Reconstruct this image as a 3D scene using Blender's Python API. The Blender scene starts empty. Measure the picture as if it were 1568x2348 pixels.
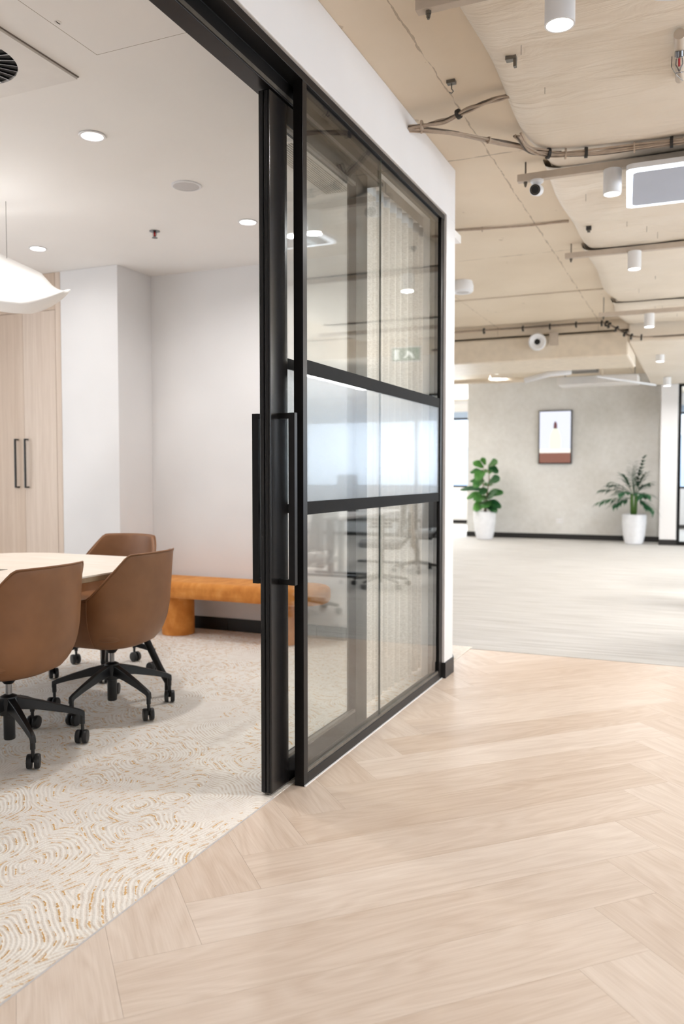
import bpy, bmesh, math, random
from mathutils import Vector, Matrix
random.seed(7)
S = bpy.context.scene
COL = S.collection
R = math.radians

# ------------------------------------------------------------------ camera
cam_d = bpy.data.cameras.new('camera')
cam = bpy.data.objects.new('camera', cam_d); COL.objects.link(cam)
cam.location = (0, 0, 1.22)
cam.rotation_euler = (R(90 - 2.592), 0, R(23.348))
cam_d.sensor_fit = 'VERTICAL'; cam_d.sensor_height = 36; cam_d.lens = 1900 * 36 / 2348
cam_d.clip_start = 0.05; cam_d.clip_end = 300
cam_d.dof.use_dof = True; cam_d.dof.focus_distance = 3.0; cam_d.dof.aperture_fstop = 2.6
S.camera = cam

# ------------------------------------------------------------------ world / light / exposure
W = bpy.data.worlds.new('sky'); S.world = W; W.use_nodes = True
bg = W.node_tree.nodes['Background']
bg.inputs[0].default_value = (0.80, 0.90, 1.0, 1); bg.inputs[1].default_value = 2.2
S.view_settings.view_transform = 'Standard'; S.view_settings.look = 'None'
S.view_settings.gamma = 1; S.view_settings.use_curve_mapping = False
S.view_settings.exposure = 0.3
S.cycles.max_bounces = 5; S.cycles.diffuse_bounces = 4; S.cycles.glossy_bounces = 2; S.cycles.transparent_max_bounces = 12
S.cycles.use_light_tree = False
S.cycles.use_adaptive_sampling = True; S.cycles.adaptive_threshold = .03
S.cycles.sample_clamp_indirect = 6.0; S.cycles.caustics_reflective = False; S.cycles.caustics_refractive = False

def area(name, loc, rot, sx, sy, watts, col=(1, 1, 1), parent=None, spread=180, shape='RECTANGLE'):
    d = bpy.data.lights.new(name, 'AREA'); d.shape = shape; d.size = sx
    if shape == 'RECTANGLE': d.size_y = sy
    d.energy = watts; d.color = col; d.spread = R(spread)
    o = bpy.data.objects.new(name, d); COL.objects.link(o)
    o.location = loc; o.rotation_euler = rot
    if parent: o.parent = parent
    return o
DAY = (0.86, 0.93, 1.0)
for yc, ln_, wt in ((-.6, 5.6, 30), (8.6, 12.0, 260)):   # daylight entering the office's window wall
    area('window_daylight', (6.85, yc, 1.75), (0, R(90), 0), 1.7, ln_, wt, DAY)
area('window_daylight', (-5.3, 19.85, 1.75), (R(-90), 0, 0), 6.5, 1.6, 360, DAY)   # the far window wall
area('window_daylight', (3.4, 19.85, 1.75), (R(-90), 0, 0), 6.6, 1.6, 80, DAY)
area('window_daylight', (-6.15, 2.6, 1.6), (0, R(-90), 0), 1.7, 3.0, 31, DAY)   # added side fill for the meeting room, the wall behind it is solid

# ------------------------------------------------------------------ materials
def lin(c):
    return tuple(((v / 255) / 12.92 if v / 255 <= .04045 else ((v / 255 + .055) / 1.055) ** 2.4) for v in c) + (1,)
def new_mat(name):
    m = bpy.data.materials.new(name); m.use_nodes = True
    nt = m.node_tree; b = nt.nodes['Principled BSDF']
    return m, nt, b
def node(nt, t, **kw):
    n = nt.nodes.new(t)
    for k, v in kw.items(): setattr(n, k, v)
    return n
def ramp(nt, fac, stops):
    r = node(nt, 'ShaderNodeValToRGB'); e = r.color_ramp.elements
    e[0].position, e[0].color = stops[0]; e[1].position, e[1].color = stops[-1]
    for p, c in stops[1:-1]:
        x = e.new(p); x.color = c
    nt.links.new(fac, r.inputs[0]); return r
def math_n(nt, op, a, b=None, c=None):
    n = node(nt, 'ShaderNodeMath', operation=op)
    for i, v in enumerate((a, b, c)):
        if v is None: continue
        if isinstance(v, (int, float)): n.inputs[i].default_value = v
        else: nt.links.new(v, n.inputs[i])
    return n.outputs[0]
def mixc(nt, fac, a, b):
    n = node(nt, 'ShaderNodeMix', data_type='RGBA')
    for i, v in ((0, fac), (6, a), (7, b)):
        if isinstance(v, (int, float, tuple)): n.inputs[i].default_value = v
        else: nt.links.new(v, n.inputs[i])
    return n.outputs[2]
def bump(nt, b, h, strength=.2, dist=.01):
    n = node(nt, 'ShaderNodeBump'); n.inputs['Strength'].default_value = strength; n.inputs['Distance'].default_value = dist
    nt.links.new(h, n.inputs['Height']); nt.links.new(n.outputs[0], b.inputs['Normal'])
def simple(name, rgb, rough=.5, metal=0, vary=.04, scale=8, bump_s=0, coat=0):
    m, nt, b = new_mat(name)
    g = node(nt, 'ShaderNodeNewGeometry')
    n = node(nt, 'ShaderNodeTexNoise'); n.inputs['Scale'].default_value = scale; n.inputs['Detail'].default_value = 1
    nt.links.new(g.outputs['Position'], n.inputs['Vector'])
    c = lin(rgb); lo = tuple(v * (1 - vary) for v in c[:3]) + (1,); hi = tuple(min(1, v * (1 + vary)) for v in c[:3]) + (1,)
    nt.links.new(ramp(nt, n.outputs[0], [(.3, lo), (.7, hi)]).outputs[0], b.inputs['Base Color'])
    b.inputs['Roughness'].default_value = rough; b.inputs['Metallic'].default_value = metal
    if coat: b.inputs['Coat Weight'].default_value = coat
    if bump_s: bump(nt, b, n.outputs[0], bump_s, .005)
    return m
def emit(name, rgb, strength, sampled=False):
    m, nt, b = new_mat(name)
    b.inputs['Base Color'].default_value = (.02, .02, .02, 1); b.inputs['Emission Color'].default_value = lin(rgb)
    b.inputs['Emission Strength'].default_value = strength
    if not sampled: m.cycles.emission_sampling = 'NONE'
    return m

M = {}
M['white_wall'] = simple('white_wall', (238, 236, 236), .7, vary=.015, scale=3)
M['room_ceiling'] = simple('room_ceiling', (243, 240, 237), .8, vary=.012, scale=2)
M['black_metal'] = simple('black_metal', (22, 20, 20), .34, .0, .1, 40)
M['black_metal'].node_tree.nodes['Principled BSDF'].inputs['Specular IOR Level'].default_value = .22
M['black_satin'] = simple('black_satin', (22, 20, 20), .27, 0, .1, 20)
M['black_matte'] = simple('black_matte', (20, 19, 19), .6, 0, .1, 20)
M['black_matte'].node_tree.nodes['Principled BSDF'].inputs['Specular IOR Level'].default_value = .08
M['black_plastic'] = simple('black_plastic', (24, 24, 26), .42, 0, .1, 30)
M['black_skirt'] = simple('black_skirt', (30, 28, 28), .45, 0, .1, 10)
M['gasket'] = simple('gasket', (12, 12, 13), .6, 0, .1, 10)
M['chrome'] = simple('chrome', (140, 140, 142), .22, 1, .05, 20)
M['steel'] = simple('steel', (120, 116, 110), .35, .8, .1, 30)
M['bar_paint'] = simple('bar_paint', (198, 184, 168), .55, 0, .04, 20)
M['white_plastic'] = simple('white_plastic', (236, 236, 238), .4, 0, .02, 10)
M['white_pot'] = simple('white_pot', (238, 239, 243), .45, 0, .03, 12)
M['white_frame'] = simple('white_frame', (232, 228, 224), .5, 0, .02, 10)
M['speaker_mesh'] = simple('speaker_mesh', (200, 197, 197), .7, 0, .05, 400)
M['dark_gap'] = simple('dark_gap', (38, 33, 28), .9, 0, .2, 20)
M['vent_dark'] = simple('vent_dark', (60, 56, 52), .7, 0, .2, 20)
M['soil'] = simple('soil', (88, 58, 42), .95, 0, .4, 80, .5)
M['cable'] = simple('cable', (182, 164, 146), .5, 0, .1, 30)
M['cable_dark'] = simple('cable_dark', (96, 84, 72), .5, 0, .1, 30)
M['tie_black'] = simple('tie_black', (40, 37, 35), .6, 0, .1, 30)
M['pipe_paint'] = simple('pipe_paint', (228, 214, 194), .5, 0, .05, 10)
M['red_bulb'] = simple('red_bulb', (190, 20, 24), .2, 0, .1, 30)
M['table_top'] = None
M['table_edge'] = simple('table_edge', (150, 124, 96), .5, 0, .1, 30)
M['grey_face'] = simple('grey_face', (176, 184, 202), .35, 0, .03, 3)
M['desk_white'] = simple('desk_white', (232, 232, 234), .4, 0, .02, 4)
M['chair_mesh'] = simple('chair_mesh', (120, 122, 126), .7, 0, .1, 200)
M['jacket'] = simple('jacket', (176, 160, 140), .9, 0, .15, 60, .3)
M['stem_green'] = simple('stem_green', (88, 128, 58), .5, 0, .2, 30)
M['bark'] = simple('bark', (120, 92, 70), .8, 0, .2, 60, .3)
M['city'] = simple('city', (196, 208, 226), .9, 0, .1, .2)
M['lens_on'] = emit('lens_on', (255, 252, 246), 14)
M['led_rim'] = emit('led_rim', (240, 246, 255), 2.2)
M['linear_on'] = emit('linear_on', (255, 252, 244), 5)
M['strip_on'] = emit('strip_on', (255, 252, 246), 5, True)

def leather():
    m, nt, b = new_mat('tan_leather'); g = node(nt, 'ShaderNodeTexCoord')
    n = node(nt, 'ShaderNodeTexNoise'); n.inputs['Scale'].default_value = 9; nt.links.new(g.outputs['Object'], n.inputs[0])
    nt.links.new(ramp(nt, n.outputs[0], [(.3, lin((130, 87, 54))), (.7, lin((143, 97, 62)))]).outputs[0], b.inputs['Base Color'])
    b.inputs['Roughness'].default_value = .48; return m
M['leather'] = leather()
def velvet():
    m, nt, b = new_mat('ochre_velvet'); g = node(nt, 'ShaderNodeNewGeometry')
    mp = node(nt, 'ShaderNodeMapping'); mp.inputs['Scale'].default_value = (14, 5, 10); nt.links.new(g.outputs['Position'], mp.inputs[0])
    n = node(nt, 'ShaderNodeTexNoise'); n.inputs['Scale'].default_value = 1.2; n.inputs['Detail'].default_value = 6; nt.links.new(mp.outputs[0], n.inputs[0])
    nt.links.new(ramp(nt, n.outputs[0], [(.3, lin((196, 118, 44))), (.55, lin((216, 140, 62))), (.75, lin((228, 158, 84)))]).outputs[0], b.inputs['Base Color'])
    b.inputs['Roughness'].default_value = .85; b.inputs['Sheen Weight'].default_value = .4; b.inputs['Sheen Tint'].default_value = lin((240, 190, 130))
    return m
M['velvet'] = velvet()
def wood(name, cols, uv=False, sx=1.0, sy=16.0, vertical=False, rough=.45, rnd=True, fig=1.0):
    m, nt, b = new_mat(name)
    if uv:
        u = node(nt, 'ShaderNodeUVMap'); src = u.outputs[0]
    else:
        g = node(nt, 'ShaderNodeNewGeometry'); src = g.outputs['Position']
    add = node(nt, 'ShaderNodeVectorMath', operation='ADD'); nt.links.new(src, add.inputs[0])
    oi = node(nt, 'ShaderNodeObjectInfo')
    if rnd:
        cx = node(nt, 'ShaderNodeCombineXYZ')
        nt.links.new(math_n(nt, 'MULTIPLY', oi.outputs['Random'], 37.0), cx.inputs[0]); nt.links.new(math_n(nt, 'MULTIPLY', oi.outputs['Random'], 91.0), cx.inputs[1])
        nt.links.new(cx.outputs[0], add.inputs[1])
    mp = node(nt, 'ShaderNodeMapping'); nt.links.new(add.outputs[0], mp.inputs[0])
    mp.inputs['Scale'].default_value = (sy, sy, sx) if vertical else (sx, sy, 1)
    n1 = node(nt, 'ShaderNodeTexNoise'); n1.inputs['Scale'].default_value = 1.0; n1.inputs['Detail'].default_value = 5; n1.inputs['Roughness'].default_value = .55
    n1.inputs['Distortion'].default_value = .8 * fig; nt.links.new(mp.outputs[0], n1.inputs[0])
    # fine grain pores
    mp2 = node(nt, 'ShaderNodeMapping'); nt.links.new(add.outputs[0], mp2.inputs[0])
    mp2.inputs['Scale'].default_value = (sy * 14, sy * 14, sx * 7) if vertical else (sx * 7, sy * 14, 1)
    n2 = node(nt, 'ShaderNodeTexNoise'); n2.inputs['Scale'].default_value = 1.0; n2.inputs['Detail'].default_value = 3; nt.links.new(mp2.outputs[0], n2.inputs[0])
    # cathedral rings: bands of a stretched noise
    mp3 = node(nt, 'ShaderNodeMapping'); nt.links.new(add.outputs[0], mp3.inputs[0])
    mp3.inputs['Scale'].default_value = (sy * .38, sy * .38, sx * .9) if vertical else (sx * .9, sy * .38, 1)
    n3 = node(nt, 'ShaderNodeTexNoise'); n3.inputs['Scale'].default_value = 1.0; n3.inputs['Detail'].default_value = 2; nt.links.new(mp3.outputs[0], n3.inputs[0])
    ring = math_n(nt, 'PINGPONG', math_n(nt, 'MULTIPLY', n3.outputs[0], 26.0), 1.0)
    f = math_n(nt, 'ADD', math_n(nt, 'MULTIPLY', n1.outputs[0], .50), math_n(nt, 'MULTIPLY', n2.outputs[0], .34))
    f = math_n(nt, 'ADD', f, math_n(nt, 'MULTIPLY', ring, .12 * fig))
    r = ramp(nt, f, [(.3, lin(cols[0])), (.5, lin(cols[1])), (.68, lin(cols[2]))])
    out = r.outputs[0]
    if rnd:
        hsv = node(nt, 'ShaderNodeHueSaturation'); nt.links.new(out, hsv.inputs['Color'])
        nt.links.new(math_n(nt, 'ADD', math_n(nt, 'MULTIPLY', oi.outputs['Random'], .14), .93), hsv.inputs['Value'])
        nt.links.new(math_n(nt, 'ADD', math_n(nt, 'MULTIPLY', oi.outputs['Random'], -.25), 1.1), hsv.inputs['Saturation'])
        out = hsv.outputs[0]
    nt.links.new(out, b.inputs['Base Color'])
    b.inputs['Roughness'].default_value = rough
    return m
M['plank'] = wood('oak_plank', [(204, 182, 162), (218, 199, 182), (228, 211, 196)], uv=True, sx=1.1, sy=15, rough=.42)
M['cup_wood'] = wood('cupboard_wood', [(205, 184, 166), (219, 200, 183), (228, 212, 197)], vertical=True, sx=.7, sy=26, rough=.55, fig=.35)
M['table_top'] = wood('table_wood', [(224, 208, 192), (234, 221, 208), (240, 230, 219)], sx=1.2, sy=9, rough=.4, rnd=False, fig=.5)

def meeting_carpet():
    m, nt, b = new_mat('patterned_carpet'); g = node(nt, 'ShaderNodeNewGeometry')
    n0 = node(nt, 'ShaderNodeTexNoise'); n0.inputs['Scale'].default_value = 3.2; n0.inputs['Detail'].default_value = 2; nt.links.new(g.outputs['Position'], n0.inputs[0])
    sub = node(nt, 'ShaderNodeVectorMath', operation='SUBTRACT'); nt.links.new(n0.outputs['Color'], sub.inputs[0]); sub.inputs[1].default_value = (.5, .5, .5)
    sc = node(nt, 'ShaderNodeVectorMath', operation='SCALE'); nt.links.new(sub.outputs[0], sc.inputs[0]); sc.inputs['Scale'].default_value = .13
    ad = node(nt, 'ShaderNodeVectorMath', operation='ADD'); nt.links.new(g.outputs['Position'], ad.inputs[0]); nt.links.new(sc.outputs[0], ad.inputs[1])
    v = node(nt, 'ShaderNodeTexVoronoi', voronoi_dimensions='2D', distance='MINKOWSKI'); v.inputs['Scale'].default_value = 2.7; v.inputs['Exponent'].default_value = 3.6
    v.inputs['Randomness'].default_value = 1.0
    rt = node(nt, 'ShaderNodeMapping'); rt.inputs['Rotation'].default_value = (0, 0, .5); rt.inputs['Scale'].default_value = (1.25, .85, 1); nt.links.new(ad.outputs[0], rt.inputs[0]); nt.links.new(rt.outputs[0], v.inputs['Vector'])
    ph = math_n(nt, 'MULTIPLY', v.outputs['Distance'], 25.0)
    tri = math_n(nt, 'PINGPONG', ph, .5)                       # 0..0.5 lines
    fine = node(nt, 'ShaderNodeTexNoise'); fine.inputs['Scale'].default_value = 150; fine.inputs['Detail'].default_value = 2; nt.links.new(g.outputs['Position'], fine.inputs[0])
    brk = node(nt, 'ShaderNodeTexNoise'); brk.inputs['Scale'].default_value = 24; brk.inputs['Detail'].default_value = 2; nt.links.new(g.outputs['Position'], brk.inputs[0])
    t2 = math_n(nt, 'ADD', tri, math_n(nt, 'MULTIPLY', math_n(nt, 'SUBTRACT', fine.outputs[0], .5), .5))
    big = node(nt, 'ShaderNodeTexNoise'); big.inputs['Scale'].default_value = 2.6; big.inputs['Detail'].default_value = 1; nt.links.new(g.outputs['Position'], big.inputs[0])
    low = mixc(nt, ramp(nt, brk.outputs[0], [(.4, (0, 0, 0, 1)), (.6, (1, 1, 1, 1))]).outputs[0], lin((236, 229, 220)), lin((217, 203, 188)))
    base = mixc(nt, ramp(nt, t2, [(.14, (0, 0, 0, 1)), (.32, (1, 1, 1, 1))]).outputs[0], low, lin((243, 238, 231)))
    wh = mixc(nt, ramp(nt, big.outputs[0], [(.45, (0, 0, 0, 1)), (.62, (.6, .6, .6, 1))]).outputs[0], base, lin((238, 231, 223)))
    # ochre dashes on every few rings, broken up by noise
    ring2 = math_n(nt, 'PINGPONG', math_n(nt, 'ADD', math_n(nt, 'MULTIPLY', ph, .5), .3), .5)
    on = math_n(nt, 'LESS_THAN', math_n(nt, 'ADD', ring2, math_n(nt, 'MULTIPLY', math_n(nt, 'SUBTRACT', fine.outputs[0], .5), .35)), .075)
    on = math_n(nt, 'MULTIPLY', on, math_n(nt, 'GREATER_THAN', brk.outputs[0], .52))
    cell = node(nt, 'ShaderNodeSeparateColor'); nt.links.new(v.outputs['Color'], cell.inputs[0])
    on = math_n(nt, 'MULTIPLY', on, math_n(nt, 'GREATER_THAN', cell.outputs[0], .18))
    colr = mixc(nt, math_n(nt, 'MULTIPLY', on, .85), wh, lin((208, 158, 76)))
    nt.links.new(colr, b.inputs['Base Color']); b.inputs['Roughness'].default_value = .95
    hgt = math_n(nt, 'ADD', math_n(nt, 'MULTIPLY', tri, 1.2), fine.outputs[0])
    bump(nt, b, hgt, .4, .005); return m
M['carpet_m'] = meeting_carpet()
def office_carpet():
    m, nt, b = new_mat('pale_streaked_carpet'); g = node(nt, 'ShaderNodeNewGeometry')
    mp = node(nt, 'ShaderNodeMapping'); mp.inputs['Scale'].default_value = (1.6, 22, 1); nt.links.new(g.outputs['Position'], mp.inputs[0])
    n = node(nt, 'ShaderNodeTexNoise'); n.inputs['Scale'].default_value = 1.0; n.inputs['Detail'].default_value = 5; nt.links.new(mp.outputs[0], n.inputs[0])
    f = node(nt, 'ShaderNodeTexNoise'); f.inputs['Scale'].default_value = 240; nt.links.new(g.outputs['Position'], f.inputs[0])
    s = math_n(nt, 'ADD', math_n(nt, 'MULTIPLY', n.outputs[0], .8), math_n(nt, 'MULTIPLY', f.outputs[0], .2))
    nt.links.new(ramp(nt, s, [(.34, lin((184, 181, 177))), (.5, lin((200, 198, 195))), (.66, lin((210, 208, 206)))]).outputs[0], b.inputs['Base Color'])
    b.inputs['Roughness'].default_value = .9; return m
M['carpet_o'] = office_carpet()
def slab_mat():
    m, nt, b = new_mat('painted_concrete_slab'); g = node(nt, 'ShaderNodeNewGeometry'); p = g.outputs['Position']
    xyz = node(nt, 'ShaderNodeSeparateXYZ'); nt.links.new(p, xyz.inputs[0])
    n = node(nt, 'ShaderNodeTexNoise'); n.inputs['Scale'].default_value = 1.6; n.inputs['Detail'].default_value = 5; nt.links.new(p, n.inputs[0])
    base = ramp(nt, n.outputs[0], [(.3, lin((222, 206, 184))), (.7, lin((231, 216, 195)))]).outputs[0]
    w = node(nt, 'ShaderNodeTexNoise'); w.inputs['Scale'].default_value = 7; w.inputs['Detail'].default_value = 6; nt.links.new(p, w.inputs[0])
    wob = math_n(nt, 'MULTIPLY', math_n(nt, 'SUBTRACT', w.outputs[0], .5), .035)
    msk = node(nt, 'ShaderNodeTexNoise'); msk.inputs['Scale'].default_value = 11; msk.inputs['Detail'].default_value = 4; nt.links.new(p, msk.inputs[0])
    tot = None
    for ax, pos, wd in ((0, -1.14, .0032), (0, -2.35, .003), (1, 4.78, .005), (1, 7.02, .004), (0, .3, .004), (1, 1.6, .004)):
        d = math_n(nt, 'ABSOLUTE', math_n(nt, 'ADD', math_n(nt, 'SUBTRACT', xyz.outputs[ax], pos), wob))
        ln = math_n(nt, 'LESS_THAN', d, math_n(nt, 'MULTIPLY', math_n(nt, 'MAXIMUM', math_n(nt, 'SUBTRACT', msk.outputs[0], .36), .02), wd * 7))
        tot = ln if tot is None else math_n(nt, 'MAXIMUM', tot, ln)
    sp = node(nt, 'ShaderNodeTexVoronoi'); sp.inputs['Scale'].default_value = 6.5; nt.links.new(p, sp.inputs[0])
    spk = math_n(nt, 'LESS_THAN', sp.outputs['Distance'], math_n(nt, 'MULTIPLY', math_n(nt, 'MAXIMUM', math_n(nt, 'SUBTRACT', w.outputs[0], .5), 0.0), .9))
    tot = math_n(nt, 'MULTIPLY', math_n(nt, 'MAXIMUM', tot, math_n(nt, 'MULTIPLY', spk, .6)), .48)
    nt.links.new(mixc(nt, tot, base, lin((120, 98, 74))), b.inputs['Base Color'])
    b.inputs['Roughness'].default_value = .75; return m
M['slab'] = slab_mat()
def fabric_soffit():
    m, nt, b = new_mat('painted_insulation_wrap'); g = node(nt, 'ShaderNodeNewGeometry'); p = g.outputs['Position']
    n = node(nt, 'ShaderNodeTexNoise'); n.inputs['Scale'].default_value = 2; n.inputs['Detail'].default_value = 4; nt.links.new(p, n.inputs[0])
    nt.links.new(ramp(nt, n.outputs[0], [(.3, lin((229, 217, 200))), (.7, lin((237, 226, 211)))]).outputs[0], b.inputs['Base Color'])
    mp = node(nt, 'ShaderNodeMapping'); mp.inputs['Scale'].default_value = (2.2, 9, 1); nt.links.new(p, mp.inputs[0])
    w = node(nt, 'ShaderNodeTexNoise'); w.inputs['Scale'].default_value = 1; w.inputs['Detail'].default_value = 4; w.inputs['Distortion'].default_value = 1.4; nt.links.new(mp.outputs[0], w.inputs[0])
    b.inputs['Roughness'].default_value = .6; bump(nt, b, w.outputs[0], .6, .025); return m
M['soffit'] = fabric_soffit()
def concrete_wall():
    m, nt, b = new_mat('rendered_concrete_wall'); g = node(nt, 'ShaderNodeNewGeometry'); p = g.outputs['Position']
    n = node(nt, 'ShaderNodeTexNoise'); n.inputs['Scale'].default_value = 1.1; n.inputs['Detail'].default_value = 8; n.inputs['Roughness'].default_value = .62; nt.links.new(p, n.inputs[0])
    n2 = node(nt, 'ShaderNodeTexNoise'); n2.inputs['Scale'].default_value = 14; n2.inputs['Detail'].default_value = 5; nt.links.new(p, n2.inputs[0])
    s = math_n(nt, 'ADD', math_n(nt, 'MULTIPLY', n.outputs[0], .75), math_n(nt, 'MULTIPLY', n2.outputs[0], .25))
    nt.links.new(ramp(nt, s, [(.34, lin((214, 212, 206))), (.5, lin((225, 223, 219))), (.66, lin((234, 233, 230)))]).outputs[0], b.inputs['Base Color'])
    b.inputs['Roughness'].default_value = .85; return m
M['concrete'] = concrete_wall()
def thin_glass(name, tint, refl=1.0):
    m = bpy.data.materials.new(name); m.use_nodes = True; nt = m.node_tree; nt.nodes.clear()
    o = node(nt, 'ShaderNodeOutputMaterial'); mx = node(nt, 'ShaderNodeMixShader')
    t = node(nt, 'ShaderNodeBsdfTransparent'); t.inputs[0].default_value = tint
    gl = node(nt, 'ShaderNodeBsdfGlossy'); gl.inputs['Roughness'].default_value = 0.0; gl.inputs[0].default_value = (1, 1, 1, 1)
    fr = node(nt, 'ShaderNodeFresnel'); ge = node(nt, 'ShaderNodeNewGeometry')
    nt.links.new(math_n(nt, 'ADD', math_n(nt, 'MULTIPLY', ge.outputs['Backfacing'], 1 / 1.5 - 1.5), 1.5), fr.inputs[0])   # same reflection on both faces of a thin pane
    nt.links.new(math_n(nt, 'MULTIPLY', fr.outputs[0], refl), mx.inputs[0]); nt.links.new(t.outputs[0], mx.inputs[1]); nt.links.new(gl.outputs[0], mx.inputs[2])
    nt.links.new(mx.outputs[0], o.inputs[0]); return m
M['glass'] = thin_glass('clear_glass', (.93, .945, .94, 1), .9)
M['pane_far'] = thin_glass('far_glass', (.95, .97, .99, 1), .6)
def fluted():
    m = bpy.data.materials.new('fluted_film'); m.use_nodes = True; nt = m.node_tree; nt.nodes.clear()
    g = node(nt, 'ShaderNodeNewGeometry'); xyz = node(nt, 'ShaderNodeSeparateXYZ'); nt.links.new(g.outputs['Position'], xyz.inputs[0])
    wv = math_n(nt, 'PINGPONG', math_n(nt, 'MULTIPLY', xyz.outputs[1], 90.0), .5)
    o = node(nt, 'ShaderNodeOutputMaterial')
    t = node(nt, 'ShaderNodeBsdfTransparent'); t.inputs[0].default_value = (.96, .97, .98, 1)
    d = node(nt, 'ShaderNodeBsdfDiffuse'); d.inputs[0].default_value = (.70, .75, .80, 1)
    tl = node(nt, 'ShaderNodeBsdfTranslucent'); tl.inputs[0].default_value = (.70, .75, .80, 1)
    dm = node(nt, 'ShaderNodeMixShader'); dm.inputs[0].default_value = .4; nt.links.new(d.outputs[0], dm.inputs[1]); nt.links.new(tl.outputs[0], dm.inputs[2])
    mx = node(nt, 'ShaderNodeMixShader'); nt.links.new(math_n(nt, 'ADD', math_n(nt, 'MULTIPLY', wv, .34), .10), mx.inputs[0])
    nt.links.new(t.outputs[0], mx.inputs[1]); nt.links.new(dm.outputs[0], mx.inputs[2])
    gl = node(nt, 'ShaderNodeBsdfGlossy'); gl.inputs['Roughness'].default_value = .22; fr = node(nt, 'ShaderNodeFresnel')
    nt.links.new(math_n(nt, 'ADD', math_n(nt, 'MULTIPLY', g.outputs['Backfacing'], 1 / 1.45 - 1.45), 1.45), fr.inputs[0])
    m2 = node(nt, 'ShaderNodeMixShader'); nt.links.new(math_n(nt, 'MULTIPLY', fr.outputs[0], .6), m2.inputs[0]); nt.links.new(mx.outputs[0], m2.inputs[1]); nt.links.new(gl.outputs[0], m2.inputs[2])
    nt.links.new(m2.outputs[0], o.inputs[0]); return m
M['flute'] = fluted()
def sheer():
    m = bpy.data.materials.new('sheer_linen'); m.use_nodes = True; nt = m.node_tree; nt.nodes.clear()
    g = node(nt, 'ShaderNodeNewGeometry'); mp = node(nt, 'ShaderNodeMapping'); mp.inputs['Scale'].default_value = (60, 60, 380); nt.links.new(g.outputs['Position'], mp.inputs[0])
    n = node(nt, 'ShaderNodeTexNoise'); n.inputs['Scale'].default_value = 1; n.inputs['Detail'].default_value = 3; nt.links.new(mp.outputs[0], n.inputs[0])
    o = node(nt, 'ShaderNodeOutputMaterial')
    c = ramp(nt, n.outputs[0], [(.3, lin((228, 221, 210))), (.7, lin((243, 239, 232)))]).outputs[0]
    d = node(nt, 'ShaderNodeBsdfDiffuse'); nt.links.new(c, d.inputs[0]); tl = node(nt, 'ShaderNodeBsdfTranslucent'); nt.links.new(c, tl.inputs[0])
    t = node(nt, 'ShaderNodeBsdfTransparent')
    a = node(nt, 'ShaderNodeMixShader'); a.inputs[0].default_value = .48; nt.links.new(d.outputs[0], a.inputs[1]); nt.links.new(tl.outputs[0], a.inputs[2])
    b_ = node(nt, 'ShaderNodeMixShader'); nt.links.new(ramp(nt, n.outputs[0], [(.35, (.2, .2, .2, 1)), (.65, (.02, .02, .02, 1))]).outputs[0], b_.inputs[0])
    nt.links.new(a.outputs[0], b_.inputs[1]); nt.links.new(t.outputs[0], b_.inputs[2]); nt.links.new(b_.outputs[0], o.inputs[0]); return m
M['sheer'] = sheer()
def leaf_mat(name, a, b2):
    m, nt, b = new_mat(name); oi = node(nt, 'ShaderNodeObjectInfo'); g = node(nt, 'ShaderNodeNewGeometry')
    n = node(nt, 'ShaderNodeTexNoise'); n.inputs['Scale'].default_value = 14; nt.links.new(g.outputs['Position'], n.inputs[0])
    s = math_n(nt, 'ADD', math_n(nt, 'MULTIPLY', oi.outputs['Random'], .6), math_n(nt, 'MULTIPLY', n.outputs[0], .4))
    nt.links.new(ramp(nt, s, [(.2, lin(a)), (.8, lin(b2))]).outputs[0], b.inputs['Base Color']); b.inputs['Roughness'].default_value = .4
    return m
M['fig_leaf'] = leaf_mat('fig_leaf', (34, 84, 48), (84, 140, 62))
M['palm_leaf'] = leaf_mat('palm_leaf', (20, 62, 44), (44, 96, 60))
def shade_mat():
    m, nt, b = new_mat('white_lamp_shade'); b.inputs['Base Color'].default_value = lin((244, 240, 236)); b.inputs['Roughness'].default_value = .5
    return m
M['shade'] = shade_mat()

# ------------------------------------------------------------------ mesh helpers
def box(bm, x0, x1, y0, y1, z0, z1):
    vs = [bm.verts.new((x, y, z)) for z in (z0, z1) for x, y in ((x0, y0), (x1, y0), (x1, y1), (x0, y1))]
    for f in ((3, 2, 1, 0), (4, 5, 6, 7), (0, 1, 5, 4), (1, 2, 6, 5), (2, 3, 7, 6), (3, 0, 4, 7)):
        bm.faces.new([vs[i] for i in f])
    return vs
def B(*a):
    bm = bmesh.new(); box(bm, *a); return bm
def prism(bm, pts, z0, z1):
    lo = [bm.verts.new((x, y, z0)) for x, y in pts]; hi = [bm.verts.new((x, y, z1)) for x, y in pts]
    n = len(pts); bm.faces.new(lo[::-1]); bm.faces.new(hi)
    for i in range(n): bm.faces.new([lo[i], lo[(i + 1) % n], hi[(i + 1) % n], hi[i]])
def frame_of(d):
    d = d.normalized(); a = Vector((0, 0, 1)) if abs(d.z) < .95 else Vector((1, 0, 0))
    u = d.cross(a).normalized(); return u, u.cross(d).normalized()
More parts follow.
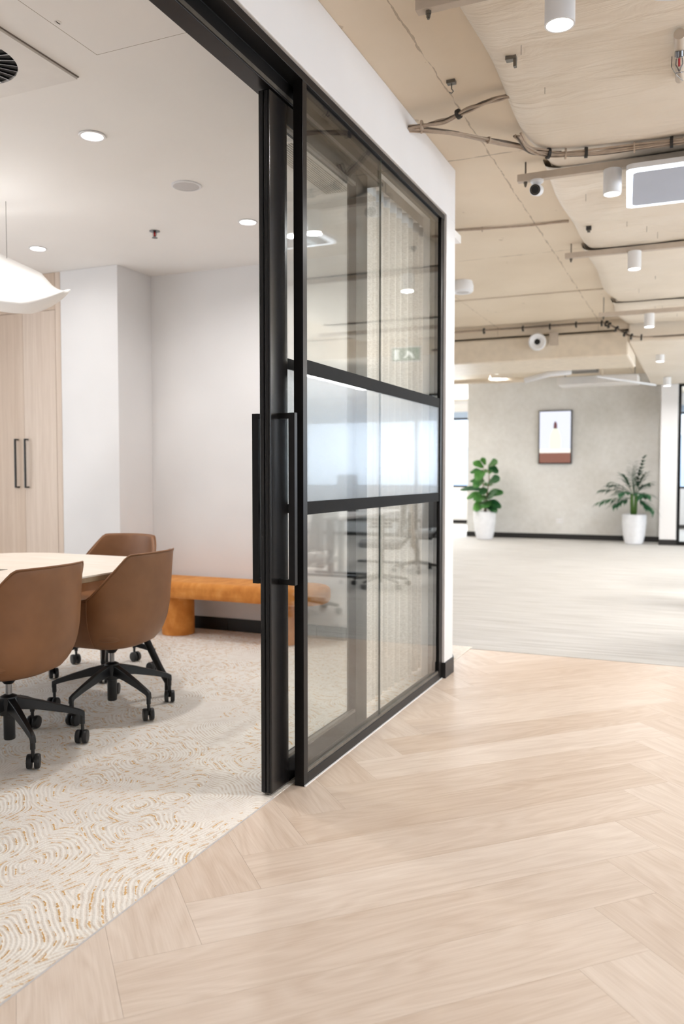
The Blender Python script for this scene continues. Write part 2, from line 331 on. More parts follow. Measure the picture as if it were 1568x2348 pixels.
def tube(bm, pts, r, seg=10, caps=True):
    pts = [Vector(p) for p in pts]; rs = r if isinstance(r, (list, tuple)) else [r] * len(pts); rings = []
    for i, p in enumerate(pts):
        d = (pts[min(i + 1, len(pts) - 1)] - pts[max(i - 1, 0)])
        if i == 0: u, v = frame_of(d)
        else:
            dn = d.normalized(); u = (u - dn * u.dot(dn)).normalized(); v = u.cross(dn).normalized()
        rings.append([bm.verts.new(p + (u * math.cos(a) + v * math.sin(a)) * rs[i]) for a in [2 * math.pi * k / seg for k in range(seg)]])
    for a, b in zip(rings, rings[1:]):
        for k in range(seg): bm.faces.new([a[k], a[(k + 1) % seg], b[(k + 1) % seg], b[k]])
    if caps: bm.faces.new(rings[0][::-1]); bm.faces.new(rings[-1])
def lathe(bm, prof, c=(0, 0, 0), seg=32, cap0=True, cap1=True, axis=None):
    c = Vector(c); rings = []
    if axis is None: U, V, A = Vector((1, 0, 0)), Vector((0, 1, 0)), Vector((0, 0, 1))
    else: A = Vector(axis).normalized(); U, V = frame_of(A)
    for r, z in prof:
        rings.append([bm.verts.new(c + A * z + (U * math.cos(2 * math.pi * k / seg) + V * math.sin(2 * math.pi * k / seg)) * max(r, 1e-5)) for k in range(seg)])
    for a, b in zip(rings, rings[1:]):
        for k in range(seg): bm.faces.new([a[k], a[(k + 1) % seg], b[(k + 1) % seg], b[k]])
    if cap0: bm.faces.new(rings[0][::-1])
    if cap1: bm.faces.new(rings[-1])
def wloc(o):
    v = Vector((0, 0, 0))
    while o: v += o.location; o = o.parent
    return v
def obj(name, bm, m, parent=None, smooth=False, bevel=0, local=False, seg=2):
    bmesh.ops.recalc_face_normals(bm, faces=bm.faces)
    me = bpy.data.meshes.new(name)
    o = bpy.data.objects.new(name, None if False else me); COL.objects.link(o)
    if parent:
        o.parent = parent
        if not local: bmesh.ops.translate(bm, verts=bm.verts, vec=-wloc(parent))
    elif not local:
        xs = [v.co.x for v in bm.verts]; ys = [v.co.y for v in bm.verts]; zs = [v.co.z for v in bm.verts]
        c = Vector(((min(xs) + max(xs)) / 2, (min(ys) + max(ys)) / 2, min(zs)))
        bmesh.ops.translate(bm, verts=bm.verts, vec=-c); o.location = c
    bm.to_mesh(me); bm.free()
    if m: me.materials.append(M[m] if isinstance(m, str) else m)
    if smooth:
        for p in me.polygons: p.use_smooth = True
        if smooth != 'all':
            me.set_sharp_from_angle(angle=R(40))
    if bevel:
        b = o.modifiers.new('bevel', 'BEVEL'); b.width = bevel; b.segments = seg; b.limit_method = 'ANGLE'
        b.harden_normals = False
    return o
def tag(o, label, cat, group=None):
    o['label'] = label; o['category'] = cat
    if group: o['group'] = group
    return o
def thing(name, label, cat, loc, group=None):
    o = bpy.data.objects.new(name, None); COL.objects.link(o); o.location = loc; o.empty_display_size = .1
    return tag(o, label, cat, group)
def struct(o, label=None, cat=None):
    o['kind'] = 'structure'
    if label: o['label'] = label
    return o
def copy_tree(o, parent=None):
    c = o.copy(); COL.objects.link(c)
    if parent: c.parent = parent
    for ch in list(o.children): copy_tree(ch, c)
    return c
def rrect(x0, x1, y0, y1, r, n=6):
    pts = []
    for cx, cy, a0 in ((x1 - r, y1 - r, 0), (x0 + r, y1 - r, 90), (x0 + r, y0 + r, 180), (x1 - r, y0 + r, 270)):
        for k in range(n + 1):
            a = R(a0 + 90 * k / n); pts.append((cx + r * math.cos(a), cy + r * math.sin(a)))
    return pts

# ================================================================== THE SETTING
XE = -1.455            # timber / carpet line under the sliding door
YE = 5.64              # timber / office carpet line
# timber floor: substrate + herringbone planks clipped to the corridor
fl = struct(obj('floor', B(XE, 6.95, -3.4, YE, -.05, -.0035), simple('underlay', (150, 130, 112), .9)), 'pale oak herringbone plank floor of the corridor')
def clip(poly, ax, lim, keep_less):
    out = []
    for i in range(len(poly)):
        a, b = poly[i], poly[(i + 1) % len(poly)]
        ia = (a[ax] <= lim) if keep_less else (a[ax] >= lim); ib = (b[ax] <= lim) if keep_less else (b[ax] >= lim)
        if ia: out.append(a)
        if ia != ib:
            t = (lim - a[ax]) / (b[ax] - a[ax]); out.append(tuple(a[k] + t * (b[k] - a[k]) for k in (0, 1)))
    return out
PL, PW = 1.515, 0.2245
s2 = math.sqrt(2); X0, Y0 = -1.166, 1.783
def uv2w(u, v): return (X0 + (u - v) / s2, Y0 + (u + v) / s2)
def plank(u0, u1, v0, v1, along_u, base):
    g = .0003
    poly = [uv2w(u0 + g, v0 + g), uv2w(u1 - g, v0 + g), uv2w(u1 - g, v1 - g), uv2w(u0 + g, v1 - g)]
    for ax, lim, less in ((0, XE + .001, False), (0, 2.6, True), (1, -.9, False), (1, YE - .001, True)):
        poly = clip(poly, ax, lim, less)
        if len(poly) < 3: return
    clean = []
    for p in poly:
        if not clean or (abs(p[0] - clean[-1][0]) + abs(p[1] - clean[-1][1])) > 1e-5: clean.append(p)
    if len(clean) < 3: return
    ar = abs(sum(clean[i][0] * clean[(i + 1) % len(clean)][1] - clean[(i + 1) % len(clean)][0] * clean[i][1] for i in range(len(clean)))) / 2
    if ar < .002: return
    bm = bmesh.new(); prism(bm, clean, -.012, 0)
    uvl = bm.loops.layers.uv.new('UVMap')
    for f in bm.faces:
        for l in f.loops:
            x, y = l.vert.co.x - X0, l.vert.co.y - Y0
            u, v = (x + y) / s2, (y - x) / s2
            l[uvl].uv = (u - u0, v - v0) if along_u else (v - v0, u - u0)
    obj('plank', bm, 'plank', base)
for m in range(-1, 3):
    for k in range(-26, 26):
        du, dv = m * PL, -m * PL
        plank(k * PW + du, k * PW + PL + du, k * PW + dv, k * PW + PW + dv, True, fl)
        plank((k - 1) * PW + du, k * PW + du, k * PW + dv, k * PW + PL + dv, False, fl)
struct(obj('floor_meeting_room', B(-6.3, XE, -.4, 5.7, -.05, .003), 'carpet_m'), 'cream carpet with ochre contour lines in the meeting room')
struct(obj('floor_office', B(-9, 6.95, YE, 20.1, -.05, .002), 'carpet_o'), 'pale grey streaked carpet of the open office')
struct(obj('trim_1', B(XE - .001, XE + .001, .5, 2.72, -.002, .004), 'speaker_mesh'), 'thin metal edge strip between carpet and planks')

# slab ceiling in two pours with an open joint
struct(obj('ceiling', B(-9, 6.95, -3.5, 8.57, 3.05, 3.25), 'slab'), 'exposed beige painted concrete slab')
struct(obj('ceiling_slab_beyond', B(-9, 6.95, 8.605, 20.2, 3.045, 3.25), 'slab'), 'exposed beige painted slab beyond the joint')
struct(obj('ceiling_joint', B(-9, 6.95, 8.56, 8.62, 3.12, 3.2), 'dark_gap'), 'dark open joint across the slab')
# meeting room shell
struct(obj('ceiling_meeting_room', B(-6.3, -1.53, -.4, 5.6, 2.8, 2.85), 'room_ceiling'), 'smooth off white plasterboard ceiling')
struct(obj('wall_back', B(-6.3, -1.62, 5.55, 5.65, 0, 3.05), 'white_wall'), 'white back wall of the meeting room')
bm = bmesh.new(); box(bm, -4.61, -4.06, 5.13, 5.55, 0, 2.8)
struct(obj('wall_column', bm, 'white_wall', bevel=.003), 'white boxed column beside the cupboard')
struct(obj('wall_left', B(-6.4, -6.3, -.4, 5.65, 0, 3.05), 'white_wall'))
struct(obj('wall_front', B(-6.3, -1.385, -.5, -.4, 0, 3.05), 'white_wall'))
fb = bmesh.new()
for y0, y1, z0, z1 in ((1.05, 1.1, .75, 2.45), (4.1, 4.15, .75, 2.45), (2.575, 2.625, .75, 2.45), (1.1, 4.1, .75, .8), (1.1, 4.1, 2.4, 2.45)): box(fb, -6.3, -6.25, y0, y1, z0, z1)
struct(obj('window_meeting_room', fb, 'black_metal'), 'black window frame on the meeting room outer wall')  # frame added on the solid wall to account for the side fill
# corridor bulkhead above the glazing, nib at its end and a splayed return
bm = bmesh.new(); prism(bm, [(-1.53, -.4), (-1.385, -.4), (-1.385, 4.93), (-1.40, 4.97), (-1.66, 5.65), (-1.80, 5.65), (-1.53, 4.93)], 2.737, 3.05)
struct(obj('wall_bulkhead', bm, 'white_wall', bevel=.004), 'white bulkhead above the black framed glazing')
bm = bmesh.new(); prism(bm, [(-1.53, 4.755), (-1.385, 4.755), (-1.385, 4.93), (-1.40, 4.97), (-1.66, 5.65), (-1.80, 5.65), (-1.53, 4.93)], 0, 2.737)
struct(obj('wall_nib', bm, 'white_wall', bevel=.004), 'white wall end beside the glazing')
bm = bmesh.new(); prism(bm, [(-1.42, 4.752), (-1.377, 4.752), (-1.377, 4.934), (-1.392, 4.975), (-1.652, 5.655), (-1.69, 5.655), (-1.42, 4.97)], 0, .095)
struct(obj('baseboard_nib', bm, 'black_skirt', bevel=.002), 'black skirting around the white wall end')
struct(obj('wall_corridor', B(-1.53, -1.385, -.4, .6, 0, 2.737), 'white_wall'))
bm = bmesh.new()
for a, b in ((-4.05, -3.365), (-3.36, -2.6), (-2.595, -1.83)): box(bm, a, b, 5.536, 5.552, 0, .10)
struct(obj('baseboard_back', bm, 'black_skirt'), 'black skirting along the meeting room back wall')
struct(obj('baseboard_column', B(-4.61, -4.05, 5.118, 5.132, 0, .1), 'black_skirt'))
# far walls
struct(obj('wall_far', B(-4.20, -.62, 15.95, 16.1, 0, 3.05), 'concrete'), 'grey textured render wall behind the plants')
struct(obj('baseboard_far', B(-4.205, -.62, 15.935, 15.952, 0, .10), 'black_skirt'), 'black skirting below the grey render wall')
struct(obj('wall_pillar', B(-.635, -.365, 15.3, 15.95, 0, 3.05), 'white_wall', bevel=.004), 'white pillar at the end of the grey wall')
struct(obj('baseboard_pillar', B(-.642, -.36, 15.288, 15.31, 0, .10), 'black_skirt'))
struct(obj('wall_rear', B(-1.385, 7, -3.5, -3.4, 0, 3.05), 'white_wall'))
struct(obj('wall_west', B(-9.1, -9, 5.6, 20.2, 0, 3.05), 'white_wall'))
struct(obj('wall_north_link', B(-9, -6.3, 5.55, 5.65, 0, 3.05), 'white_wall'))
# window walls: sill, head and mullions, glazing panes
def window_wall(name, n, a, b, fixed, axis, sill=.9, head=2.62):
    def bx(bm, s0, s1, d0, d1, z0, z1):
        if axis == 'y': box(bm, d0, d1, s0, s1, z0, z1)
        else: box(bm, s0, s1, d0, d1, z0, z1)
    bm = bmesh.new(); bx(bm, a, b, fixed, fixed + .12, 0, sill); bx(bm, a, b, fixed, fixed + .12, head, 3.05)
    w = struct(obj(name, bm, 'white_wall'))
    step = (b - a) / n
    for i in range(n):
        fb = bmesh.new(); s0, s1 = a + i * step, a + (i + 1) * step
        bx(fb, s0, s0 + .05, fixed + .01, fixed + .09, sill, head); bx(fb, s1 - .05, s1, fixed + .01, fixed + .09, sill, head)
        bx(fb, s0 + .05, s1 - .05, fixed + .01, fixed + .09, sill, sill + .05); bx(fb, s0 + .05, s1 - .05, fixed + .01, fixed + .09, head - .05, head)
        f = struct(obj('window_%d' % (i + 1), fb, 'black_metal'))
        gb = bmesh.new(); bx(gb, s0 + .05, s1 - .05, fixed + .045, fixed + .055, sill + .05, head - .05); obj('pane', gb, 'pane_far', f)
    return w
window_wall('wall_east', 6, -3.4, 14.6, 6.98, 'y')
struct(obj('wall_east_end', B(6.95, 7.1, 14.6, 20.2, 0, 3.05), 'white_wall'))
window_wall('wall_north', 5, -9, 7, 20.1, 'x')
struct(obj('baseboard_north', B(-9, 7, 20.085, 20.105, 0, .09), 'black_skirt'), 'black skirting under the far windows')
struct(obj('blind_pelmet', B(-8.9, 6.9, 19.98, 20.08, 2.62, 2.76), simple('blind_grey', (150, 166, 186), .6))) ['kind'] = 'structure'
for x0, x1, y0, y1, h in ((-40, -22, 95, 110, 4.4), (-21, -4, 100, 118, 3.2), (-3, 20, 90, 104, 5.2)):
    o = obj('distant_building', B(x0, x1, y0, y1, -8, h), 'city')
    tag(o, {-40: 'hazy blue distant building low beyond the far window', -21: 'widest low hazy building in the middle beyond the far windows', -3: 'tallest hazy building beyond the glazed office'}[x0], 'building')
    # (seen only through the far windows)

# ================================================================== FIXED GLAZED SCREEN (black frame) + SLIDING DOOR
scr = thing('glazed_partition', 'fixed black framed glass partition with two mid rails beside the door', 'glass partition', (-1.43, 3.8, 0))
def part(name, bm, m, parent, **k): return obj(name, bm, m, parent, **k)
part('post', B(-1.44, -1.40, 2.868, 2.905, 0, 2.705), 'black_metal', scr, bevel=.0015)
part('post', B(-1.47, -1.40, 4.695, 4.752, 0, 2.705), 'black_metal', scr, bevel=.0015)
part('head_rail', B(-1.46, -1.398, .62, 4.752, 2.703, 2.736), 'black_metal', scr, bevel=.0015)
part('bottom_rail', B(-1.46, -1.40, 2.905, 4.695, 0, .042), 'black_metal', scr, bevel=.0015)
part('white_seal', B(-1.4, -1.394, 2.87, 4.752, 0, .004), 'white_plastic', scr)
part('glazing_bead', B(-1.414, -1.404, 2.905, 4.695, .042, .056), 'steel', scr)
part('glazing_bead', B(-1.446, -1.416, 2.905, 4.695, 2.68, 2.703), 'black_metal', scr)
for z0, z1 in ((1.61, 1.664), (1.063, 1.114)):
    part('mid_rail', B(-1.424, -1.404, 2.905, 4.695, z0, z1), 'black_matte', scr, bevel=.001)
part('glass_pane', B(-1.420, -1.410, 2.905, 3.734, .042, 2.703), 'glass', scr)
part('glass_pane', B(-1.420, -1.410, 3.737, 4.695, .042, 2.703), 'glass', scr)
part('pane_joint', B(-1.4195, -1.4105, 3.734, 3.737, .042, 2.703), simple('joint', (96, 108, 102), .3), scr)
bm = B(-1.4095, -1.4080, 2.905, 4.695, 1.114, 1.61)
o = part('fluted_film', bm, 'flute', scr); o['label'] = 'reeded translucent band between the mid rails'
# track box over the opening
trk = thing('sliding_door_track', 'black sliding door track box along the head of the opening', 'door track', (-1.5, 2.2, 2.6))
part('track_box', B(-1.535, -1.462, .62, 3.87, 2.632, 2.737), 'black_metal', trk, bevel=.002)
part('track_lip', B(-1.470, -1.4615, .62, 3.9, 2.64, 2.656), 'steel', trk)
part('track_liner', B(-1.4615, -1.4600, .62, 2.868, 2.70, 2.704), 'gasket', trk)
# sliding leaf
dr = thing('sliding_door', 'black framed sliding glass door leaf pushed open with long bar handles', 'door', (-1.49, 3.2, 0))
DX0, DX1 = -1.512, -1.466
part('stile', B(DX0, DX1, 2.728, 2.868, .012, 2.625), 'black_satin', dr, bevel=.002)
part('stile', B(DX0, DX1, 3.56, 3.70, .012, 2.625), 'black_metal', dr, bevel=.002)
part('top_rail', B(DX0, DX1, 2.868, 3.56, 2.55, 2.625), 'black_metal', dr, bevel=.002)
part('bottom_rail', B(DX0, DX1, 2.868, 3.56, .012, .105), 'black_metal', dr, bevel=.002)
part('edge_gasket', B(-1.503, -1.492, 2.722, 2.728, .014, 2.62), 'gasket', dr)
part('edge_gasket', B(-1.484, -1.475, 2.725, 2.728, .014, 2.62), 'gasket', dr)
part('glazing_bead', B(-1.484, -1.468, 2.868, 3.56, .105, .118), 'steel', dr)
part('glazing_bead', B(-1.484, -1.468, 2.868, 3.56, 2.537, 2.55), 'steel', dr)
for z0, z1 in ((1.632, 1.672), (1.068, 1.103)): part('mid_rail', B(-1.494, -1.482, 2.868, 3.56, z0, z1), 'black_matte', dr)
part('glass_pane', B(-1.493, -1.485, 2.868, 3.56, .105, 2.55), 'glass', dr)
part('fluted_film', B(-1.4845, -1.4835, 2.868, 3.56, 1.103, 1.632), 'flute', dr)
for sgn, nm in ((1, 'outer'), (-1, 'inner')):
    bm = bmesh.new(); f = DX1 if sgn > 0 else DX0; off = f + sgn * .068
    xa, xb = sorted((f, off)); ba, bb = sorted((off - sgn * .026, off))
    yc = 2.80
    box(bm, ba, bb, yc - .01, yc + .012, .80, 1.452)
    for z in (.80, 1.430): box(bm, xa, xb - .0001 if sgn > 0 else xb, yc - .0095, yc + .0115, z + .0005, z + .0215)
    part('handle', bm, 'black_metal', dr)['label'] = 'long rectangular black bar handle'
part('floor_guide', B(-1.50, -1.478, 2.735, 2.76, .003, .014), 'steel', dr)

# curtain behind the glazing
cur = thing('sheer_curtain', 'pale linen sheer curtain bunched behind the fixed glass', 'curtain', (-1.58, 4.4, .02))
bm = bmesh.new(); NY, NZ = 260, 14; rows = []
def cx_(t):
    y = 3.955 + 0.94 * t
    if t < .1: return -1.585 + .01 * math.sin(t * 20), y
    ph = (t - .1) / .9
    return -1.585 + .021 * math.sin(2 * math.pi * (8.5 * ph)) * min(1, ph * 6 + .4) + .003 * math.sin(23 * ph), y
for j in range(NZ + 1):
    z = .025 + 2.68 * j / NZ; row = []
    for i in range(NY + 1):
        t = i / NY; x, y = cx_(t); k = 1 + .25 * (1 - j / NZ) * math.sin(9 * t + 1)
        row.append(bm.verts.new((-1.585 + (x + 1.585) * k, y + .006 * (1 - j / NZ) * math.sin(5 * t * 6), z)))
    rows.append(row)
for a, b in zip(rows, rows[1:]):
    for i in range(NY): bm.faces.new([a[i], a[i + 1], b[i + 1], b[i]])
part('drape', bm, 'sheer', cur, smooth='all')
bm = bmesh.new(); prev = None
for i in range(NY + 1):
    x, y = cx_(i / NY); cu = (bm.verts.new((x + .002, y, 2.655)), bm.verts.new((x + .002, y, 2.712)))
    if prev: bm.faces.new([prev[0], cu[0], cu[1], prev[1]])
    prev = cu
part('heading_tape', bm, 'white_plastic', cur, smooth='all')['label'] = 'white pleated heading tape'
part('curtain_rail', B(-1.598, -1.572, 3.94, 4.905, 2.72, 2.799), 'white_frame', cur)

# ================================================================== MEETING ROOM FIXTURES
def downlight(x, y, label, w=10.5):
    t = thing('recessed_downlight', label, 'downlight', (x, y, 2.8), 'recessed downlights in the meeting room')
    bm = bmesh.new(); lathe(bm, [(.058, 0), (.062, -.003), (.060, -.006), (.050, -.007), (.048, -.002)], (x, y, 2.8), 36, False, False); part('trim_ring', bm, 'white_plastic', t, smooth=True)
    bm = bmesh.new(); lathe(bm, [(.048, -.003), (.03, -.0045), (.0, -.005)], (x, y, 2.8), 32, True, False); part('lens', bm, 'lens_on', t)
    area('downlight_beam', (0, 0, -.012), (0, 0, 0), .09, .09, w, (1, .99, .975), t, 160, 'DISK')
    return t
downlight(-2.63, 3.155, 'recessed downlight nearest the doorway, beyond the swirl diffuser')
downlight(-2.625, 4.595, 'recessed downlight beside the sliding door edge near the back wall')
downlight(-4.276, 4.545, 'recessed downlight above the pendant near the cupboard', 2)
downlight(-4.276, 3.155, 'recessed downlight over the far side of the meeting table')
sp = thing('ceiling_speaker', 'round grey mesh ceiling speaker between two downlights', 'speaker', (-2.608, 3.894, 2.8))
bm = bmesh.new(); lathe(bm, [(.082, 0), (.082, -.006), (.074, -.009), (.07, -.007)], (-2.608, 3.894, 2.8), 40, False, False); part('bezel', bm, 'white_plastic', sp, smooth=True)
bm = bmesh.new(); lathe(bm, [(.072, -.006), (.04, -.0095), (0, -.0105)], (-2.608, 3.894, 2.8), 40, True, False); part('grille', bm, 'speaker_mesh', sp, smooth=True)
def sprinkler(name, label, x, y, z):
    t = thing(name, label, 'sprinkler', (x, y, z))
    bm = bmesh.new(); lathe(bm, [(.034, 0), (.034, -.004), (.018, -.010), (.012, -.012)], (x, y, z), 24, False, True); part('escutcheon', bm, 'chrome', t, smooth=True)
    bm = bmesh.new(); lathe(bm, [(.006, -.012), (.006, -.034)], (x, y, z), 10); part('bulb', bm, 'red_bulb', t)
    bm = bmesh.new(); tube(bm, [(x - .011, y, z - .011), (x - .013, y, z - .028), (x, y, z - .042)], .0025, 6); tube(bm, [(x + .011, y, z - .011), (x + .013, y, z - .028), (x, y, z - .042)], .0025, 6); part('yoke', bm, 'chrome', t)
    bm = bmesh.new(); lathe(bm, [(.018, -.042), (.018, -.045)], (x, y, z), 16); part('deflector', bm, 'chrome', t)
    return t
sprinkler('fire_sprinkler', 'small chrome fire sprinkler on the meeting room ceiling', -3.28, 4.53, 2.8)
# swirl diffuser
sd = thing('swirl_diffuser', 'square white swirl air diffuser with radial blades', 'air diffuser', (-2.6, 2.375, 2.8))
cx, cy = -2.6, 2.375
bm = bmesh.new(); seg = 48; sq = .3
ring = [bm.verts.new((cx + .205 * math.cos(2 * math.pi * k / seg), cy + .205 * math.sin(2 * math.pi * k / seg), 2.787)) for k in range(seg)]
outer = []
for k in range(seg):
    a = 2 * math.pi * k / seg; m_ = max(abs(math.cos(a)), abs(math.sin(a))); outer.append(bm.verts.new((cx + sq * math.cos(a) / m_, cy + sq * math.sin(a) / m_, 2.787)))
up = [bm.verts.new((v.co.x, v.co.y, 2.8)) for v in outer]; inn = [bm.verts.new((v.co.x, v.co.y, 2.8)) for v in ring]
for k in range(seg):
    j = (k + 1) % seg
    bm.faces.new([ring[k], ring[j], outer[j], outer[k]]); bm.faces.new([outer[k], outer[j], up[j], up[k]]); bm.faces.new([ring[k], ring[j], inn[j], inn[k]])
part('face_plate', bm, 'white_frame', sd)
bm = bmesh.new(); box(bm, cx - .305, cx + .305, cy - .305, cy + .305, 2.797, 2.7995); part('shadow_gap', bm, simple('shadow_gap', (128, 118, 110), .9), sd)
bm = bmesh.new(); lathe(bm, [(.2035, 2.7945), (.0, 2.7945)], (cx, cy, 0), 32, False, False); part('dark_core', bm, 'gasket', sd)
for k in range(28):
    a = 2 * math.pi * k / 28; u = Vector((math.cos(a), math.sin(a), 0)); w = Vector((-math.sin(a), math.cos(a), 0)); c = Vector((cx, cy, 0))
    bm = bmesh.new(); vs = [c + u * .06 - w * .003 + Vector((0, 0, 2.787)), c + u * .204 - w * .004 + Vector((0, 0, 2.787)), c + u * .204 + w * .012 + Vector((0, 0, 2.794)), c + u * .06 + w * .005 + Vector((0, 0, 2.794))]
    q = [bm.verts.new(v) for v in vs] ; q2 = [bm.verts.new(v + Vector((0, 0, .0015))) for v in vs]
    bm.faces.new(q); bm.faces.new(q2[::-1])
    for i in range(4): bm.faces.new([q[i], q[(i + 1) % 4], q2[(i + 1) % 4], q2[i]])
    part('blade', bm, 'white_plastic', sd)
# access hatch
ah = thing('ceiling_access_hatch', 'flush square access hatch in the meeting room ceiling by the door track', 'access hatch', (-1.89, 2.34, 2.8))
part('hatch_panel', B(-2.112, -1.662, 2.115, 2.567, 2.7985, 2.7995), 'room_ceiling', ah)
part('hatch_gap', B(-2.1155, -1.6585, 2.1115, 2.5705, 2.7993, 2.7999), simple('hatch_gap', (150, 136, 122), .9), ah)
bm = bmesh.new(); lathe(bm, [(.0125, 2.7985), (.0125, 2.797), (.0105, 2.7965), (0, 2.7965)], (-2.088, 2.333, 0), 20, False, False); lk = part('lock', bm, 'white_frame', ah, smooth=True)
part('lock_slot', B(-2.09, -2.086, 2.323, 2.343, 2.796, 2.7966), 'dark_gap', lk)
# linear return grille near the curtain
lg = thing('ceiling_return_grille', 'long slatted white air grille in the ceiling beside the curtain', 'air grille', (-1.87, 3.7, 2.8))
gx0, gx1, gy0, gy1 = -1.965, -1.775, 3.55, 4.31
bm = bmesh.new(); box(bm, gx0, gx0 + .02, gy0, gy1, 2.785, 2.8); box(bm, gx1 - .02, gx1, gy0, gy1, 2.785, 2.8); box(bm, gx0 + .02, gx1 - .02, gy0, gy0 + .02, 2.785, 2.8); box(bm, gx0 + .02, gx1 - .02, gy1 - .02, gy1, 2.785, 2.8)
part('border', bm, 'white_frame', lg)
part('dark_core', B(gx0 + .02, gx1 - .02, gy0 + .02, gy1 - .02, 2.7975, 2.7995), 'vent_dark', lg)
for k in range(11):
    x = gx0 + .027 + k * .0136
    part('slat', B(x, x + .005, gy0 + .02, gy1 - .02, 2.786, 2.7975), 'white_frame', lg)

# pendant shade over the table
pn = thing('pendant_lamp', 'white curved leaf shaped pendant lamp over the meeting table', 'pendant lamp', (-3.70, 3.5, 2.12))
bm = bmesh.new(); NA, NB = 56, 22; g_ = []
for i in range(NA + 1):
    t = i / NA; d_ = 1.30 * t; x = -3.065 - d_
    w_ = min(1, d_ / .40) ** .6 * min(1, (1.30 - d_) / .34 + 1e-6) ** .5
    zn = 2.19 - .055 * math.sin(min(d_ / .28, 1) * math.pi / 2) + max(0, d_ - .28) * .16
    nl, fl_, ct = (3.47 - .07 * w_, zn), (3.47 + .24 * w_, zn + (.30 * min(d_, .75) + .09) * w_), (3.47 + .03 * w_, zn - .17 * w_)
    row = []
    for j in range(NB + 1):
        q = j / NB; row.append(bm.verts.new((x,) + tuple((1 - q) ** 2 * nl[k] + 2 * q * (1 - q) * ct[k] + q * q * fl_[k] for k in (0, 1))))
    g_.append(row)
for a, b in zip(g_, g_[1:]):
    for j in range(NB): bm.faces.new([a[j], a[j + 1], b[j + 1], b[j]])
bmesh.ops.remove_doubles(bm, verts=bm.verts, dist=.0006)
o = part('shade', bm, 'shade', pn, smooth='all'); so = o.modifiers.new('thick', 'SOLIDIFY'); so.thickness = .005; so.offset = 0
bm = bmesh.new(); tube(bm, [(-4.1, 3.53, 2.225), (-3.8, 3.53, 2.175), (-3.45, 3.53, 2.12)], .012, 8); part('light_strip', bm, 'strip_on', pn)
for x, z in ((-4.1, 2.53), (-3.72, 2.47)):
    bm = bmesh.new(); tube(bm, [(x, 3.705, z), (x, 3.705, 2.8)], .0015, 6); part('suspension_wire', bm, 'steel', pn)

area('pendant_glow', (-.2, .06, .16), (R(180), 0, 0), .9, .2, 1.8, (1, .98, .96), pn)
# cupboard
cb = thing('storage_cupboard', 'full height pale oak cupboard with black bar handles beside the white column', 'cupboard', (-5.3, 5.34, 0))
part('carcass', B(-6.29, -4.665, 5.15, 5.545, 0, 2.798), 'cup_wood', cb)
part('filler_panel', B(-4.662, -4.612, 5.13, 5.5, .08, 2.798), 'cup_wood', cb)
part('plinth', B(-6.29, -4.612, 5.145, 5.15, 0, .08), 'black_skirt', cb)
part('top_panel', B(-6.29, -4.665, 5.13, 5.15, 2.512, 2.798), 'cup_wood', cb)
edges = [-6.00, -5.666, -5.3315, -4.997, -4.665]
for i, (a, b) in enumerate(zip(edges, edges[1:])):
    d = part('door', B(a + .0015, b - .0015, 5.13, 5.15, .085, 2.508), 'cup_wood', cb)
    hx = b - .06 if i % 2 == 0 else a + .028
    bm = bmesh.new(); hx0 = {0: b - .045, 1: a + .045, 2: b - .066, 3: a + .036}[i]
    box(bm, hx0 - .006, hx0 + .006, 5.088, 5.100, 1.112, 1.506); box(bm, hx0 - .006, hx0 + .006, 5.1, 5.13, 1.112, 1.124); box(bm, hx0 - .006, hx0 + .006, 5.1, 5.13, 1.494, 1.506)
    obj('handle', bm, 'black_plastic', d)['label'] = 'slim black bar handle'

# meeting table
tb = thing('meeting_table', 'large pale timber meeting table with rounded corners and black splayed legs', 'table', (-3.29, 2.5, 0))
TX0, TX1, TY0, TY1 = -3.94, -2.64, 1.1, 3.93
bm = bmesh.new(); prism(bm, rrect(TX0, TX1, TY0, TY1, .34, 14), .735, .742); part('top_surface', bm, 'table_top', tb)
bm = bmesh.new(); prism(bm, rrect(TX0, TX1, TY0, TY1, .34, 14), .712, .7349); part('top_edge', bm, 'table_edge', tb)
part('underframe', B(-3.72, -2.88, 1.40, 3.63, .665, .711), 'black_metal', tb)
for (fx, fy, tx, ty) in ((-2.68, 3.78, -2.86, 3.56), (-3.90, 3.78, -3.72, 3.56), (-2.66, 1.22, -2.80, 1.42), (-3.92, 1.22, -3.78, 1.42)):
    bm = bmesh.new(); tube(bm, [(tx, ty, .70), (fx + (tx - fx) * .16, fy + (ty - fy) * .16, .16), (fx, fy, .075), (fx, fy, .014)], .019, 12); lgp = part('leg', bm, 'black_metal', tb, smooth=True)
    bm = bmesh.new(); lathe(bm, [(.02, .003), (.02, .012), (.012, .02)], (fx, fy, 0), 16); obj('foot', bm, 'black_plastic', lgp)
part('cable_flap', B(-3.32, -3.19, 2.86, 3.145, .7415, .7435), 'steel', tb)['label'] = 'grey metal cable flap'

# bench
bn = thing('upholstered_bench', 'ochre velvet bench on two round pedestals against the back wall', 'bench', (-3.2, 5.31, 0))
bm = bmesh.new(); prism(bm, rrect(-4.0, -2.40, 5.10, 5.52, .205, 10), .30, .425)
part('cushion', bm, 'velvet', bn, bevel=.04, seg=5, smooth=True)
for x in (-3.655, -2.745):
    bm = bmesh.new(); lathe(bm, [(.122, .004), (.124, .02), (.122, .3)], (x, 5.30, 0), 40); part('pedestal', bm, 'velvet', bn, smooth=True)

